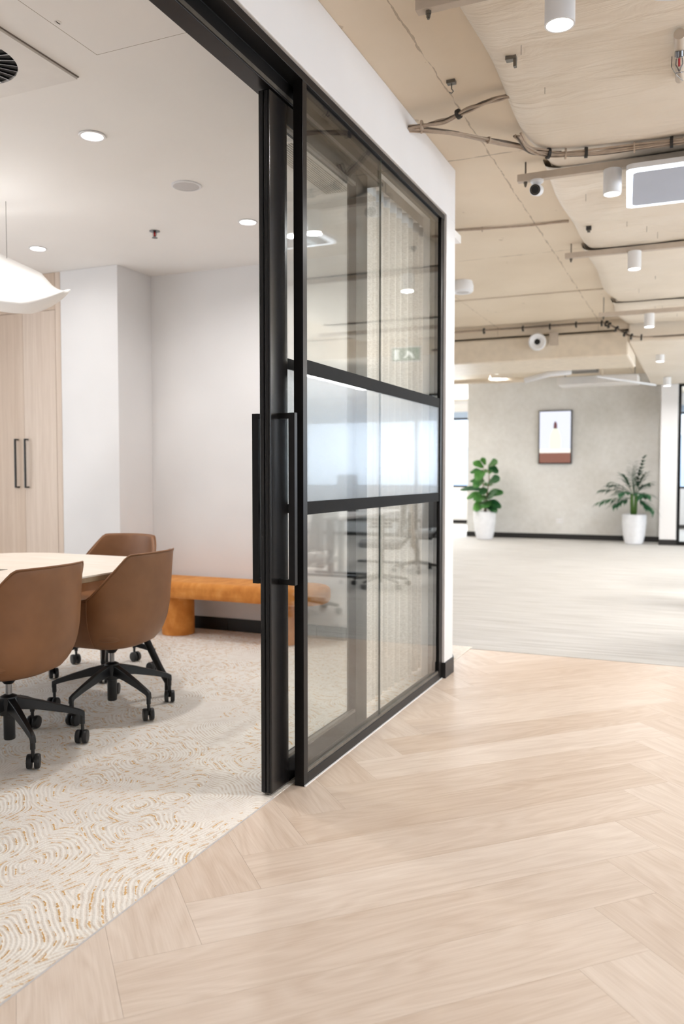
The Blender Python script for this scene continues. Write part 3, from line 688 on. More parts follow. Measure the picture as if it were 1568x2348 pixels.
# meeting chair (local: faces +X, back towards -X)
def make_chair():
    t = thing('meeting_chair', 'x', 'chair', (0, 0, 0), 'tan leather meeting chairs')
    NS, NT = 56, 18; ZB = .345
    def plan(s):
        a = abs(s); sg = 1 if s >= 0 else -1
        if a < .62:
            ph = a / .62 * math.pi / 2
            return -.04 - .235 * max(0, math.cos(ph)) ** .82, sg * .29 * math.sin(ph) ** .95
        k = (a - .62) / .38
        return -.04 + .25 * k, sg * (.29 - .012 * k * k)
    def top(s):
        a = abs(s)
        def sm(x): x = max(0, min(1, x)); return x * x * (3 - 2 * x)
        if a < .30: return .832 - .004 * (a / .3) ** 2
        if a < .60: return .828 + (.61 - .828) * ((a - .30) / .30)
        return .61 - .012 * (a - .6) / .4
    def topr(s): return sum(top(s + d) for d in (-.022, -.011, 0, .011, .022)) / 5
    def pos(s, tt):
        x, y = plan(s); zt = topr(s); z = ZB + (zt - ZB) * tt ** 1.0
        u = min(1, max(0, (z - ZB) / .23)); k = .50 + .50 * math.sqrt(max(0, 1 - (1 - u) ** 2))
        cx_ = -.02
        x2 = cx_ + (x - cx_) * k; y2 = y * k
        back = max(0, -x / .275)
        x2 -= max(0, z - .52) * .10 * back
        return Vector((x2, y2, z))
    bm = bmesh.new(); gr = []
    for i in range(NS + 1):
        s = -1 + 2 * i / NS; gr.append([bm.verts.new(pos(s, j / NT)) for j in range(NT + 1)])
    for a, b in zip(gr, gr[1:]):
        for j in range(NT): bm.faces.new([a[j], a[j + 1], b[j + 1], b[j]])
    o = obj('shell', bm, 'leather', t, smooth='all', local=True)
    so = o.modifiers.new('thick', 'SOLIDIFY'); so.thickness = .026; so.offset = 1 if False else -1
    bv = o.modifiers.new('round', 'BEVEL'); bv.width = .009; bv.segments = 3; bv.limit_method = 'ANGLE'; bv.angle_limit = R(50)
    # rim piping
    bm = bmesh.new(); tube(bm, [pos(-1 + 2 * i / 70, 1.0) + Vector((0, 0, .001)) for i in range(71)], .0042, 6); obj('piping', bm, 'leather', t, smooth='all', local=True)
    for sg in (-1, 1):
        bm = bmesh.new(); s = .60 * sg; tube(bm, [pos(s, k / 12) * 1.0 + Vector((0, sg * .001, 0)) for k in range(0, 13)], .0022, 5); obj('seam', bm, 'leather', t, smooth='all', local=True)
    # under pan closing the bucket
    bm = bmesh.new(); rim = [pos(-1 + 2 * i / 40, 0) for i in range(41)]
    vs = [bm.verts.new(p + Vector((0, 0, .002))) for p in rim]; c = bm.verts.new((.03, 0, ZB - .004))
    for i in range(40): bm.faces.new([vs[i], vs[i + 1], c])
    bm.faces.new([vs[-1], vs[0], c]); obj('under_pan', bm, 'leather', t, smooth='all', local=True)
    bm = bmesh.new(); prism(bm, rrect(-.19, .24, -.245, .245, .09, 6), .40, .475); obj('seat_cushion', bm, 'leather', t, bevel=.025, seg=4, smooth=True, local=True)
    bm = bmesh.new(); lathe(bm, [(.02, .300), (.034, .318), (.055, .336), (.075, .348)], seg=24); obj('mechanism', bm, 'black_plastic', t, smooth=True, local=True)
    bm = bmesh.new(); lathe(bm, [(.0135, .24), (.0135, .31)], seg=20); obj('gas_lift', bm, 'chrome', t, smooth=True, local=True)
    bm = bmesh.new(); lathe(bm, [(.022, .052), (.0245, .056), (.0245, .16), (.042, .165), (.044, .22), (.036, .244), (.02, .252)], seg=28); obj('hub', bm, 'black_plastic', t, smooth=True, local=True)
    for k in range(5):
        a = 2 * math.pi * k / 5; u = Vector((math.cos(a), math.sin(a), 0)); w = Vector((-math.sin(a), math.cos(a), 0))
        bm = bmesh.new(); secs = [(.03, .213, .021, .027), (.12, .196, .018, .021), (.22, .168, .0145, .016), (.296, .143, .012, .013), (.318, .128, .0125, .016)]
        rings = [[bm.verts.new(u * r + w * (hw * sx) + Vector((0, 0, z + hh * sz))) for sx, sz in ((-1, -1), (1, -1), (.75, 1), (-.75, 1))] for r, z, hw, hh in secs]
        for p, q in zip(rings, rings[1:]):
            for i in range(4): bm.faces.new([p[i], p[(i + 1) % 4], q[(i + 1) % 4], q[i]])
        bm.faces.new(rings[0][::-1]); bm.faces.new(rings[-1])
        tube(bm, [u * .308 + Vector((0, 0, .135)), u * .308 + Vector((0, 0, .085))], .0115, 10)
        leg = obj('leg', bm, 'black_plastic', t, bevel=.003, local=True)
        bm = bmesh.new(); ca = a + 1.1 + k * 1.7; ax = Vector((math.cos(ca), math.sin(ca), 0)); cc = u * .308 + Vector((-math.sin(ca), math.cos(ca), 0)) * .012 + Vector((0, 0, .0325))
        for sg in (-1, 1):
            lathe(bm, [(.016, .005), (.030, .006), (.031, .009), (.031, .021), (.028, .026), (.010, .028)], cc, 22, axis=ax * sg)
        tube(bm, [u * .308 + Vector((0, 0, .09)), u * .308 + Vector((0, 0, .058)), cc], .008, 8)
        lathe(bm, [(.006, -.008), (.006, .008)], cc, 8, axis=ax)
        obj('caster', bm, 'black_plastic', leg, smooth=True, local=True)
    return t
ch = make_chair()
def place_chair(first, x, y, rot, label, base_rot=0, dz=0):
    c = ch if first else copy_tree(ch)
    c.location = (x, y, .003 + dz); c.rotation_euler = (0, 0, R(rot)); c['label'] = label
    for k in c.children:
        if k.name.split('.')[0] in ('leg', 'hub', 'gas_lift'): k.rotation_euler = (0, 0, R(base_rot - rot))
    return c
place_chair(True, -2.77, 3.42, 184, 'tan leather swivel chair nearest the sliding door, tucked at the table edge', -17)
place_chair(False, -2.775, 2.73, 180, 'tan leather swivel chair cut off by the picture edge, closest to the timber floor', -28)
place_chair(False, -3.36, 4.08, 268, 'tan leather swivel chair at the end of the table before the white column', 20)

# ================================================================== CORRIDOR CEILING SERVICES
XS = -.885
bars_y = (3.02, 4.97, 6.85, 9.0)
# wrapped duct: one sagging wrap per bay between the bars
def wrap(name, label, y0, y1, zb, xl, xr, seed):
    rnd = random.Random(seed); bm = bmesh.new(); nx, ny = 44, 64; rows = []
    pins = [(rnd.uniform(xl + .15, xr - .2), rnd.uniform(y0 + .15, y1 - .2)) for _ in range(9)]
    for j in range(ny + 1):
        t = j / ny; y = y0 + (y1 - y0) * t; row = []
        edge = xl + .045 * max(0, (t - .7) / .3) ** 2 + .012 * math.sin(9 * t + seed)
        for i in range(nx + 1):
            q = i / nx; x = edge + (xr - edge) * q ** 1.35
            r = min(1, q * 9)
            z = zb + .058 * (1 - math.sqrt(max(0, 1 - (1 - r) ** 2)))
            z -= .014 * math.sin(math.pi * t) * r
            for k, (px_, py_) in enumerate(pins):
                d2 = ((x - px_) / .20) ** 2 + ((y - py_) / .15) ** 2
                z += .012 * math.exp(-d2) * r
                an = math.atan2(y - py_, x - px_); z += .0035 * math.exp(-d2 * .35) * math.sin(7 * an + k) * r
            z += .003 * math.sin(11 * y + 3 * x + 1.5 * math.sin(4 * x + seed)) * r
            row.append(bm.verts.new((x, y, z)))
        rows.append(row)
    for a, b in zip(rows, rows[1:]):
        for i in range(nx): bm.faces.new([a[i], a[i + 1], b[i + 1], b[i]])
    # side skirt up to the slab and end caps
    for a, b in zip(rows, rows[1:]):
        bm.faces.new([a[0], b[0], bm.verts.new((b[0].co.x + .01, b[0].co.y, zb + .0595)), bm.verts.new((a[0].co.x + .01, a[0].co.y, zb + .0595))])
    t_ = thing(name, label, 'duct', (xl, (y0 + y1) / 2, zb))
    part('wrap_surface', bm, 'soffit', t_, smooth='all')
    part('duct_core', B(xl + .06, xr, y0 + .004, y1 - .004, zb + .022, zb + .0595), 'soffit', t_)
    for px_, py_ in pins:
        b2 = bmesh.new(); tube(b2, [(px_, py_, zb + .01), (px_, py_, zb - .035)], .0012, 5); part('insulation_pin', b2, 'steel', t_)
    return t_
ZS = 2.990
wrap('insulated_duct', 'painted insulation wrapped duct bay above the closest ceiling light', .9, bars_y[0], ZS, XS, 1.3, 3)
wrap('insulated_duct', 'crumpled insulation wrapped duct bay above the cable bundle', bars_y[0], bars_y[1], ZS, XS, 1.3, 5)
wrap('insulated_duct', 'insulation wrapped duct bay beyond the security camera', bars_y[1], bars_y[2], ZS, XS, 1.3, 8)
wrap('insulated_duct', 'insulation wrapped duct bay below the slab joint', bars_y[2], bars_y[3], ZS - .005, XS, 1.3, 11)
wrap('insulated_duct', 'last low insulation wrapped duct bay before the concrete bulkhead', bars_y[3], 10.25, ZS - .02, XS, 1.3, 13)
# strut bars with hanger rods
bn_lab = ['closest beige ceiling strut cut by the top of the picture', 'beige ceiling strut carrying the security camera', 'third beige ceiling strut from the camera', 'fourth beige ceiling strut, just before the clipped cable run']
bar_z = (2.936, 2.936, 2.936, 2.846); bar_x = (-1.0, -1.017, -1.018, -.99)
for y, z, x, lb in zip(bars_y, bar_z, bar_x, bn_lab):
    t = thing('ceiling_strut', lb, 'metal strut', (x, y, z), 'ceiling struts under the duct')
    part('channel', B(x, 1.35, y - .021, y + .021, z, z + .042), 'bar_paint', t, bevel=.002)
    bm = bmesh.new(); tube(bm, [(x + .045, y, z - .03), (x + .045, y, 3.05)], .005, 8); part('hanger_rod', bm, 'steel', t)
    bm = bmesh.new(); lathe(bm, [(.011, z - .012), (.011, z - .0005)], (x + .045, y, 0), 6); lathe(bm, [(.008, z - .024), (.008, z - .0125)], (x + .045, y, 0), 6); part('nut', bm, 'steel', t)
# surface cylinder downlights
def can(x, y, zb, d, zt, lb, w):
    t = thing('cylinder_downlight', lb, 'ceiling light', (x, y, zb), 'white cylinder downlights along the corridor')
    bm = bmesh.new(); r = d / 2
    lathe(bm, [(r * .86, zb + .012), (r * .88, zb), (r, zb), (r, zt - .004), (r * .97, zt), (r * .3, zt)], (x, y, 0), 40, False, True); part('housing', bm, 'white_plastic', t, smooth=True)
    bm = bmesh.new(); lathe(bm, [(r * .87, zb + .006), (0, zb + .004)], (x, y, 0), 32, False, False); part('lens', bm, 'lens_on', t)
    area('cylinder_beam', (0, 0, -.01), (0, 0, 0), d * .85, d * .85, w, (1, .99, .975), t, 170, 'DISK')
can(-.482, 3.05, 2.80, .105, 2.936, 'white cylinder downlight biggest and closest at the top of the picture', 14)
can(-.484, 4.97, 2.80, .10, 2.936, 'white cylinder downlight beside the glowing ceiling panel', 13)
can(-.494, 6.83, 2.80, .10, 2.936, 'white cylinder downlight on the third ceiling strut', 9)
can(-.500, 9.0, 2.71, .10, 2.846, 'white cylinder downlight on the fourth ceiling strut', 11)
can(-.500, 11.5, 2.672, .107, 2.80, 'white cylinder downlight just past the clipped cable run', 18)
can(-.500, 14.0, 2.605, .115, 2.74, 'white cylinder downlight before the white pillar', 20)
# glowing rounded ceiling panels
def panel(name, lb, x0, x1, y0, y1, z, r, lit):
    t = thing(name, lb, 'ceiling panel', ((x0 + x1) / 2, (y0 + y1) / 2, z))
    pts = [(a - (.05 * (b - y0) / (y1 - y0) if lit else 0), b) for a, b in rrect(x0, x1, y0, y1, r, 8)]
    cxm, cym = (x0 + x1) / 2, (y0 + y1) / 2
    bulge = [(p[0], p[1] + (.035 * (1 - ((p[0] - cxm) / ((x1 - x0) / 2)) ** 2) * (1 if p[1] > cym else -.2))) for p in pts]
    bm = bmesh.new(); prism(bm, bulge, z + .012, z + .04); part('tray', bm, 'white_plastic', t)
    inner = [(cxm + (a - cxm) * .945, cym + (b - cym) * .90) for a, b in bulge]
    bm = bmesh.new(); n = len(bulge); A = [bm.verts.new((a, b, z)) for a, b in bulge]; Bv = [bm.verts.new((a, b, z)) for a, b in inner]; A2 = [bm.verts.new((a, b, z + .0115)) for a, b in bulge]
    for i in range(n):
        j = (i + 1) % n; bm.faces.new([A[i], A[j], Bv[j], Bv[i]]); bm.faces.new([A[i], A[j], A2[j], A2[i]])
    part('rim', bm, 'led_rim' if lit else 'white_plastic', t)
    bm = bmesh.new(); prism(bm, inner, z + .002, z + .011); part('face', bm, 'grey_face' if lit else 'white_plastic', t)
    for xx in (x0 + .12, x1 - .12):
        b2 = bmesh.new(); tube(b2, [(xx, cym, z + .04), (xx, cym, 2.985)], .003, 6); part('hanger', b2, 'steel', t)
panel('light_panel', 'pale blue ceiling panel with a glowing white rim beside the second downlight', -.395, .78, 4.78, 5.44, 2.85, .035, True)
panel('suspended_panel', 'white rounded panel corner at the top corner of the picture', -.225, .9, 2.3, 3.13, 2.85, .12, False)
# cable bundles
def bundle(name, lb, path, n, r, spread, ties, seed, dark=2):
    rnd = random.Random(seed); t = thing(name, lb, 'cable bundle', path[0])
    P = [Vector(p) for p in path]; Q = []
    for i in range(len(P) - 1):
        p0 = P[max(i - 1, 0)]; p1, p2 = P[i], P[i + 1]; p3 = P[min(i + 2, len(P) - 1)]
        for k in range(6):
            s = k / 6; Q.append(.5 * ((2 * p1) + (p2 - p0) * s + (2 * p0 - 5 * p1 + 4 * p2 - p3) * s * s + (3 * p1 - p0 - 3 * p2 + p3) * s ** 3))
    Q.append(P[-1]); L = len(Q)
    for c in range(n):
        a, b = rnd.uniform(-1, 1), rnd.uniform(-1, 1); f1 = rnd.uniform(2, 5); ph = rnd.uniform(0, 6)
        pts = []
        for i, q in enumerate(Q):
            d = (Q[min(i + 1, L - 1)] - Q[max(i - 1, 0)]); u, v = frame_of(d)
            pts.append(q + u * spread * (a + .3 * math.sin(f1 * i / L * 6 + ph)) + v * spread * .55 * (b + .3 * math.cos(f1 * i / L * 5 + ph)))
        bm = bmesh.new(); tube(bm, pts, r, 6); part('cable', bm, 'cable_dark' if c < dark else 'cable', t, smooth='all')
    for fr, blk in ties:
        i = int(fr * (L - 1)); q = Q[i]; d = (Q[min(i + 1, L - 1)] - Q[max(i - 1, 0)]).normalized()
        bm = bmesh.new(); w = .008 if blk else .004
        tube(bm, [q - d * w, q + d * w], spread * 1.35 + r, 12); o = part('tie', bm, 'tie_black' if blk else 'cable', t)
    return t
bundle('cable_bundle', 'loom of beige cables curving from the bulkhead up into the duct wrap', [(-1.39, 4.05, 2.972), (-1.27, 4.055, 2.972), (-1.16, 4.05, 2.982), (-1.04, 4.01, 3.0), (-.93, 3.99, 3.008), (-.86, 3.985, 3.012)], 7, .005, .014, [(.16, False), (.47, True)], 1)
bundle('cable_bundle', 'beige cable loom sagging across the slab towards the security camera', [(-1.39, 4.06, 2.965), (-1.24, 4.15, 2.965), (-1.05, 4.373, 2.972), (-.93, 4.51, 2.972), (-.85, 4.60, 2.965), (-.726, 4.672, 2.960)], 6, .005, .010, [(.12, False), (.4, False)], 2)
bundle('cable_bundle', 'thick beige cable loom with black straps under the crumpled duct wrap', [(-.905, 4.40, 2.985), (-.875, 4.55, 2.965), (-.80, 4.63, 2.958), (-.70, 4.675, 2.954), (-.46, 4.722, 2.954), (-.108, 4.735, 2.954), (.25, 4.74, 2.954), (.7, 4.74, 2.954)], 9, .005, .017, [(.33, True), (.45, False), (.52, True), (.62, False), (.70, True)], 4)
bundle('cable_run', 'thin pair of cables crossing the slab between the second and third struts', [(-2.3, 6.08, 3.03), (-1.75, 6.10, 3.035), (-1.3, 6.17, 3.035), (-.9, 6.2, 3.035)], 2, .007, .008, [(.5, False)], 5, 0)
bundle('cable_run', 'cable run with many black clips along the concrete bulkhead', [(-4.2, 10.16, 2.985), (-3.0, 10.16, 2.99), (-2.0, 10.16, 2.985), (-1.15, 10.16, 2.985), (-1.0, 10.14, 2.95), (-.84, 10.12, 2.85), (-.72, 10.10, 2.79), (-.4, 10.1, 2.775), (.3, 10.1, 2.775)], 5, .008, .021, [(.2, True), (.25, True), (.3, True), (.35, True), (.4, True), (.45, True), (.52, True), (.58, True), (.66, True), (.74, True), (.8, True)], 6, 2)
# bits fixed to the ceiling
cc = thing('security_camera', 'white bullet security camera hanging under the second strut', 'security camera', (-.905, 4.97, 2.936))
bm = bmesh.new(); lathe(bm, [(.038, 2.936), (.038, 2.926), (.03, 2.918), (.012, 2.914)], (-.905, 4.97, 0), 28); part('mount', bm, 'white_plastic', cc, smooth=True)
axis = Vector((.02, -1, -.28)).normalized(); c0 = Vector((-.905, 4.955, 2.876))
bm = bmesh.new(); tube(bm, [(-.905, 4.97, 2.916), (-.905, 4.965, 2.895)], .011, 10); part('neck', bm, 'white_plastic', cc)
bm = bmesh.new(); lathe(bm, [(.025, -.07), (.033, -.06), (.034, .045), (.031, .05)], c0, 32, axis=axis); part('body', bm, 'white_plastic', cc, smooth=True)
bm = bmesh.new(); lathe(bm, [(.030, .0505), (.029, .053), (0, .053)], c0, 32, cap1=False, axis=axis); part('lens_plate', bm, 'gasket', cc, smooth=True)
u, v = frame_of(axis)
for k in range(18):
    a = 2 * math.pi * k / 18; b2 = bmesh.new(); lathe(b2, [(.0016, .0525), (.0012, .0545)], c0 + (u * math.cos(a) + v * math.sin(a)) * .0225, 6, axis=axis); part('infrared_led', b2, 'cable', cc)
bm = bmesh.new()
for k in range(13):
    a = R(-10 + 200 * k / 12)
br = thing('pipe_bracket', 'small grey metal bracket screwed to the duct wrap', 'bracket', (-.765, 3.59, 2.985))
part('plate', B(-.79, -.745, 3.575, 3.605, 2.975, 2.99), 'steel', br); part('tab', B(-.757, -.745, 3.58, 3.6, 2.945, 2.975), 'steel', br)
hk = thing('ceiling_hook', 'small steel hook anchored in the bare slab', 'hook', (-1.094, 3.82, 3.0))
part('anchor', B(-1.115, -1.075, 3.805, 3.835, 3.035, 3.05), 'steel', hk)
bm = bmesh.new(); tube(bm, [(-1.094, 3.82, 3.035), (-1.094, 3.82, 3.012), (-1.085, 3.82, 3.0), (-1.094, 3.82, 2.992), (-1.104, 3.82, 2.998)], .003, 6); part('hook_wire', bm, 'steel', hk)
cl = thing('small_clamp', 'small dark clamp under the duct wrap past the glowing panel', 'clamp', (-.758, 6.18, 2.96))
part('plate', B(-.775, -.741, 6.165, 6.195, 2.956, 2.985), 'tie_black', cl); part('jaw', B(-.768, -.748, 6.17, 6.19, 2.94, 2.956), 'steel', cl)
# sprinkler on a drop pipe at the picture edge
spk = thing('sprinkler_pipe', 'beige sprinkler pipe with a red bulb head by the right edge', 'sprinkler', (-.112, 3.75, 2.9))
bm = bmesh.new(); tube(bm, [(-.106, 3.60, 2.955), (-.107, 3.66, 2.952), (-.108, 3.70, 2.948)], [.022, .022, .02], 16); part('elbow', bm, 'bar_paint', spk, smooth=True)
bm = bmesh.new(); tube(bm, [(-.108, 3.72, 2.955), (-.112, 3.90, 2.955), (-.114, 4.02, 2.962)], .0185, 16); part('pipe', bm, 'bar_paint', spk, smooth=True)
bm = bmesh.new(); lathe(bm, [(.018, 0), (.018, .02), (.012, .024)], (-.108, 3.70, 2.935), 18, axis=(0, .5, -1)); part('collar', bm, 'chrome', spk, smooth=True)
bm = bmesh.new(); lathe(bm, [(.0045, 0), (.0045, .03)], (-.108, 3.712, 2.912), 10, axis=(0, .5, -1)); part('bulb', bm, 'red_bulb', spk)
bm = bmesh.new(); tube(bm, [(-.119, 3.712, 2.912), (-.121, 3.722, 2.892), (-.108, 3.736, 2.87)], .0026, 6); tube(bm, [(-.097, 3.712, 2.912), (-.095, 3.722, 2.892), (-.108, 3.736, 2.87)], .0026, 6); part('yoke', bm, 'chrome', spk)
bm = bmesh.new(); lathe(bm, [(.017, 0), (.017, .003)], (-.108, 3.738, 2.868), 16, axis=(0, .5, -1)); part('deflector', bm, 'chrome', spk)
bm = bmesh.new(); tube(bm, [(-.14, 3.83, 2.985), (-.142, 3.84, 2.94), (-.125, 3.9, 2.93), (-.10, 3.98, 2.935)], .002, 6); part('hanger_wire', bm, 'steel', spk)
# ceiling speaker / detector
dt = thing('ceiling_pendant_speaker', 'white round speaker hanging from the slab beside the wall end', 'speaker', (-2.1, 7.75, 2.93))
bm = bmesh.new(); lathe(bm, [(.09, 3.05), (.105, 3.0), (.102, 2.955), (.085, 2.94), (.06, 2.945)], (-2.1, 7.75, 0), 32, True, False); part('housing', bm, 'white_plastic', dt, smooth=True)
bm = bmesh.new(); lathe(bm, [(.062, 2.946), (0, 2.95)], (-2.1, 7.75, 0), 32, False, False); part('cone', bm, 'speaker_mesh', dt)
# concrete bulkhead with jet nozzle
struct(obj('ceiling_bulkhead', B(-8.9, -.80, 10.30, 11.5, 2.615, 2.905), 'pipe_paint', bevel=.02), 'beige painted cross bulkhead below the slab')
struct(obj('ceiling_soffit_far', B(-.80, 6.5, 10.30, 15.28, 2.76, 3.04), 'soffit', bevel=.02), 'low beige soffit leading to the white pillar')
struct(obj('ceiling_bulkhead_cap', B(-8.9, -.80, 10.33, 11.5, 2.93, 3.044), 'slab'), 'recessed strip above the cross bulkhead')
jn = thing('jet_nozzle', 'white round jet air nozzle on the concrete bulkhead', 'air nozzle', (-1.86, 10.2, 2.73))
ax = Vector((.12, -1, -.1)); c0 = Vector((-1.84, 10.25, 2.825))
bm = bmesh.new(); lathe(bm, [(.085, -.08), (.088, .02), (.104, .05), (.104, .09), (.09, .11), (.06, .095), (.034, .07)], c0, 36, True, False, axis=ax); part('housing', bm, 'white_plastic', jn, smooth=True)
bm = bmesh.new(); lathe(bm, [(.036, .071), (0, .068)], c0, 24, False, False, axis=ax); part('throat', bm, 'gasket', jn)
bm = bmesh.new(); box(bm, -1.70, -1.60, 10.26, 10.3, 2.78, 2.93); part('bracket', bm, 'bar_paint', jn)
# services beyond the bulkhead
for y0, y1, x, wd, wu, lb in ((6.6, 9.9, -4.2, 24, 4, 'long white linear pendant light behind the meeting room'), (11.7, 14.9, -4.7, 36, 10, 'long white linear pendant light beyond the cross bulkhead')):  # the second one is out of view, added to brighten the far wall
    ym = (y0 + y1) / 2
    lp = thing('linear_pendant', lb, 'pendant lamp', (x, ym, 2.5))
    part('housing', B(x - .04, x + .04, y0, y1, 2.53, 2.58), 'white_plastic', lp); part('diffuser', B(x - .035, x + .035, y0 + .01, y1 - .01, 2.52, 2.5299), 'linear_on', lp)
    for y in (y0 + .4, y1 - .4):
        bm = bmesh.new(); tube(bm, [(x, y, 2.58), (x, y, 3.05)], .002, 6); part('wire', bm, 'steel', lp)
    area('linear_down', (0, 0, .01), (0, 0, 0), .07, 3.1, wd, (1, .99, .97), lp); area('linear_up', (0, 0, .1), (R(180), 0, 0), .07, 3.1, wu, (1, .99, .97), lp)  # upward light added to lift the ceiling
hl = thing('hanging_spotlight', 'small white spotlight hanging beyond the bulkhead', 'ceiling light', (-2.86, 12.5, 2.74))
bm = bmesh.new(); lathe(bm, [(.052, 2.745), (.056, 2.75), (.04, 2.86), (.03, 2.87)], (-2.86, 12.5, 0), 24); part('housing', bm, 'white_plastic', hl, smooth=True)
bm = bmesh.new(); lathe(bm, [(.05, 2.744), (0, 2.743)], (-2.86, 12.5, 0), 24, False, False); part('lens', bm, 'lens_on', hl)
bm = bmesh.new(); tube(bm, [(-2.86, 12.5, 2.87), (-2.86, 12.5, 3.045)], .012, 8); part('stem', bm, 'white_plastic', hl)
area('spot_beam', (0, 0, -.01), (0, 0, 0), .08, .08, 12, (1, .99, .97), hl, 150, 'DISK')
def pipe(lb, pts, r, m='pipe_paint', hang=()):
    t = thing('service_pipe', lb, 'pipe', pts[0])
    bm = bmesh.new(); tube(bm, pts, r, 14); part('pipe_body', bm, m, t, smooth='all')
    for h in hang:
        b2 = bmesh.new(); tube(b2, [h, (h[0], h[1], 3.045)], .008, 6); part('hanger', b2, 'pipe_paint', t)
pipe('beige pipe hanging along the grey wall top', [(-3.52, 12.5, 2.64), (-2.45, 12.5, 2.63), (-2.40, 12.5, 2.63)], .035, 'pipe_paint', [(-2.95, 12.5, 2.66), (-2.6, 12.5, 2.66)])
pipe('white lagged pipe rising from the beige pipe end', [(-2.43, 12.5, 2.62), (-2.06, 12.48, 2.70), (-1.75, 12.46, 2.71)], .042, 'white_plastic')
pipe('thin beige conduit above the hanging spotlight', [(-3.5, 12.2, 2.80), (-2.2, 12.2, 2.79), (-1.9, 12.2, 2.80)], .014, 'pipe_paint', [(-2.5, 12.2, 2.80)])
pipe('thin white lighting conduit running towards the white pillar', [(-1.36, 12.2, 2.60), (-.9, 13.2, 2.60), (-.66, 13.72, 2.60)], .016, 'white_plastic', [(-1.3, 12.35, 2.61)])
fc = thing('fan_coil_unit', 'grey fan coil unit tucked among the far ceiling pipes', 'fan coil', (-1.7, 12.9, 2.74))
part('casing', B(-2.0, -1.45, 12.65, 13.3, 2.78, 2.98), 'steel', fc, bevel=.006)
bm = bmesh.new(); tube(bm, [(-1.95, 12.64, 2.86), (-2.02, 12.52, 2.84), (-1.94, 12.45, 2.78), (-1.8, 12.5, 2.76)], .03, 12); part('flexible_hose', bm, 'white_plastic', fc, smooth='all')
part('valve', B(-2.12, -2.02, 12.6, 12.72, 2.76, 2.84), 'tie_black', fc)
dc = thing('rectangular_duct', 'pale rectangular duct above the wall screen', 'duct', (-1.45, 13.6, 2.55))
bm = bmesh.new(); prism(bm, [(-2.10, 13.45), (-.90, 13.45), (-.90, 13.9), (-2.10, 13.9)], 2.63, 2.755); part('duct_shell', bm, 'white_frame', dc, bevel=.01)
for x in (-2.0, -.95):
    bm = bmesh.new(); tube(bm, [(x, 13.6, 2.755), (x, 13.6, 3.045)], .006, 6); part('hanger_rod', bm, 'steel', dc)

# ================================================================== FAR WALL THINGS
tv = thing('wall_screen', 'portrait wall screen showing a pale bottle on a brown plinth', 'screen', (-2.505, 15.93, 1.42))
part('bezel', B(-2.815, -2.205, 15.885, 15.95, 1.42, 2.42), 'black_plastic', tv, bevel=.004)
part('screen_glow', B(-2.795, -2.225, 15.8835, 15.885, 1.44, 2.40), emit('screen_white', (232, 235, 250), .92), tv)
part('screen_plinth', B(-2.795, -2.225, 15.8820, 15.8834, 1.44, 1.625), emit('screen_brown', (150, 96, 80), .75), tv)
part('screen_shelf', B(-2.795, -2.225, 15.8820, 15.8834, 1.626, 1.70), emit('screen_cream', (255, 248, 236), 1.0), tv)
bm = bmesh.new(); pr = [(.105, 1.70), (.108, 1.86), (.098, 1.95), (.065, 2.04), (.03, 2.10)]
pts = [(-2.505 + r_, z) for r_, z in pr] + [(-2.505 - r_, z) for r_, z in pr[::-1]]
bm.faces.new([bm.verts.new((x, 15.8828, z)) for x, z in pts]); part('screen_bottle', bm, emit('screen_bottle', (238, 243, 222), .95), tv)
bm = bmesh.new(); pts = [(-2.472, 2.08), (-2.474, 2.16), (-2.492, 2.21), (-2.518, 2.21), (-2.536, 2.16), (-2.538, 2.08)]
bm.faces.new([bm.verts.new((x, 15.8826, z)) for x, z in pts]); part('screen_bottle_cap', bm, emit('screen_cap', (110, 60, 66), .8), tv)
so_ = thing('power_outlet', 'small white power outlet low on the grey wall', 'power outlet', (-2.416, 15.945, .3))
part('plate', B(-2.476, -2.356, 15.938, 15.95, .31, .39), 'white_plastic', so_, bevel=.003)
for x in (-2.446, -2.386): part('socket', B(x - .018, x + .018, 15.936, 15.9385, .332, .368), 'white_frame', so_)

def pot(x, y, lb):
    t = thing('plant_pot', lb, 'plant pot', (x, y, .002))
    bm = bmesh.new(); lathe(bm, [(.13, .002), (.15, .012), (.185, .16), (.205, .36), (.207, .52), (.195, .525), (.19, .50), (.186, .46)], (x, y, 0), 48, True, False); part('pot_body', bm, 'white_pot', t, smooth=True)
    bm = bmesh.new(); lathe(bm, [(.187, .475), (.1, .485), (0, .488)], (x, y, 0), 32, False, False); part('soil', bm, 'soil', t)
pot(-3.72, 15.42, 'tapered white pot holding the broad leaved plant'); pot(-1.05, 15.38, 'tapered white pot holding the palm by the pillar')
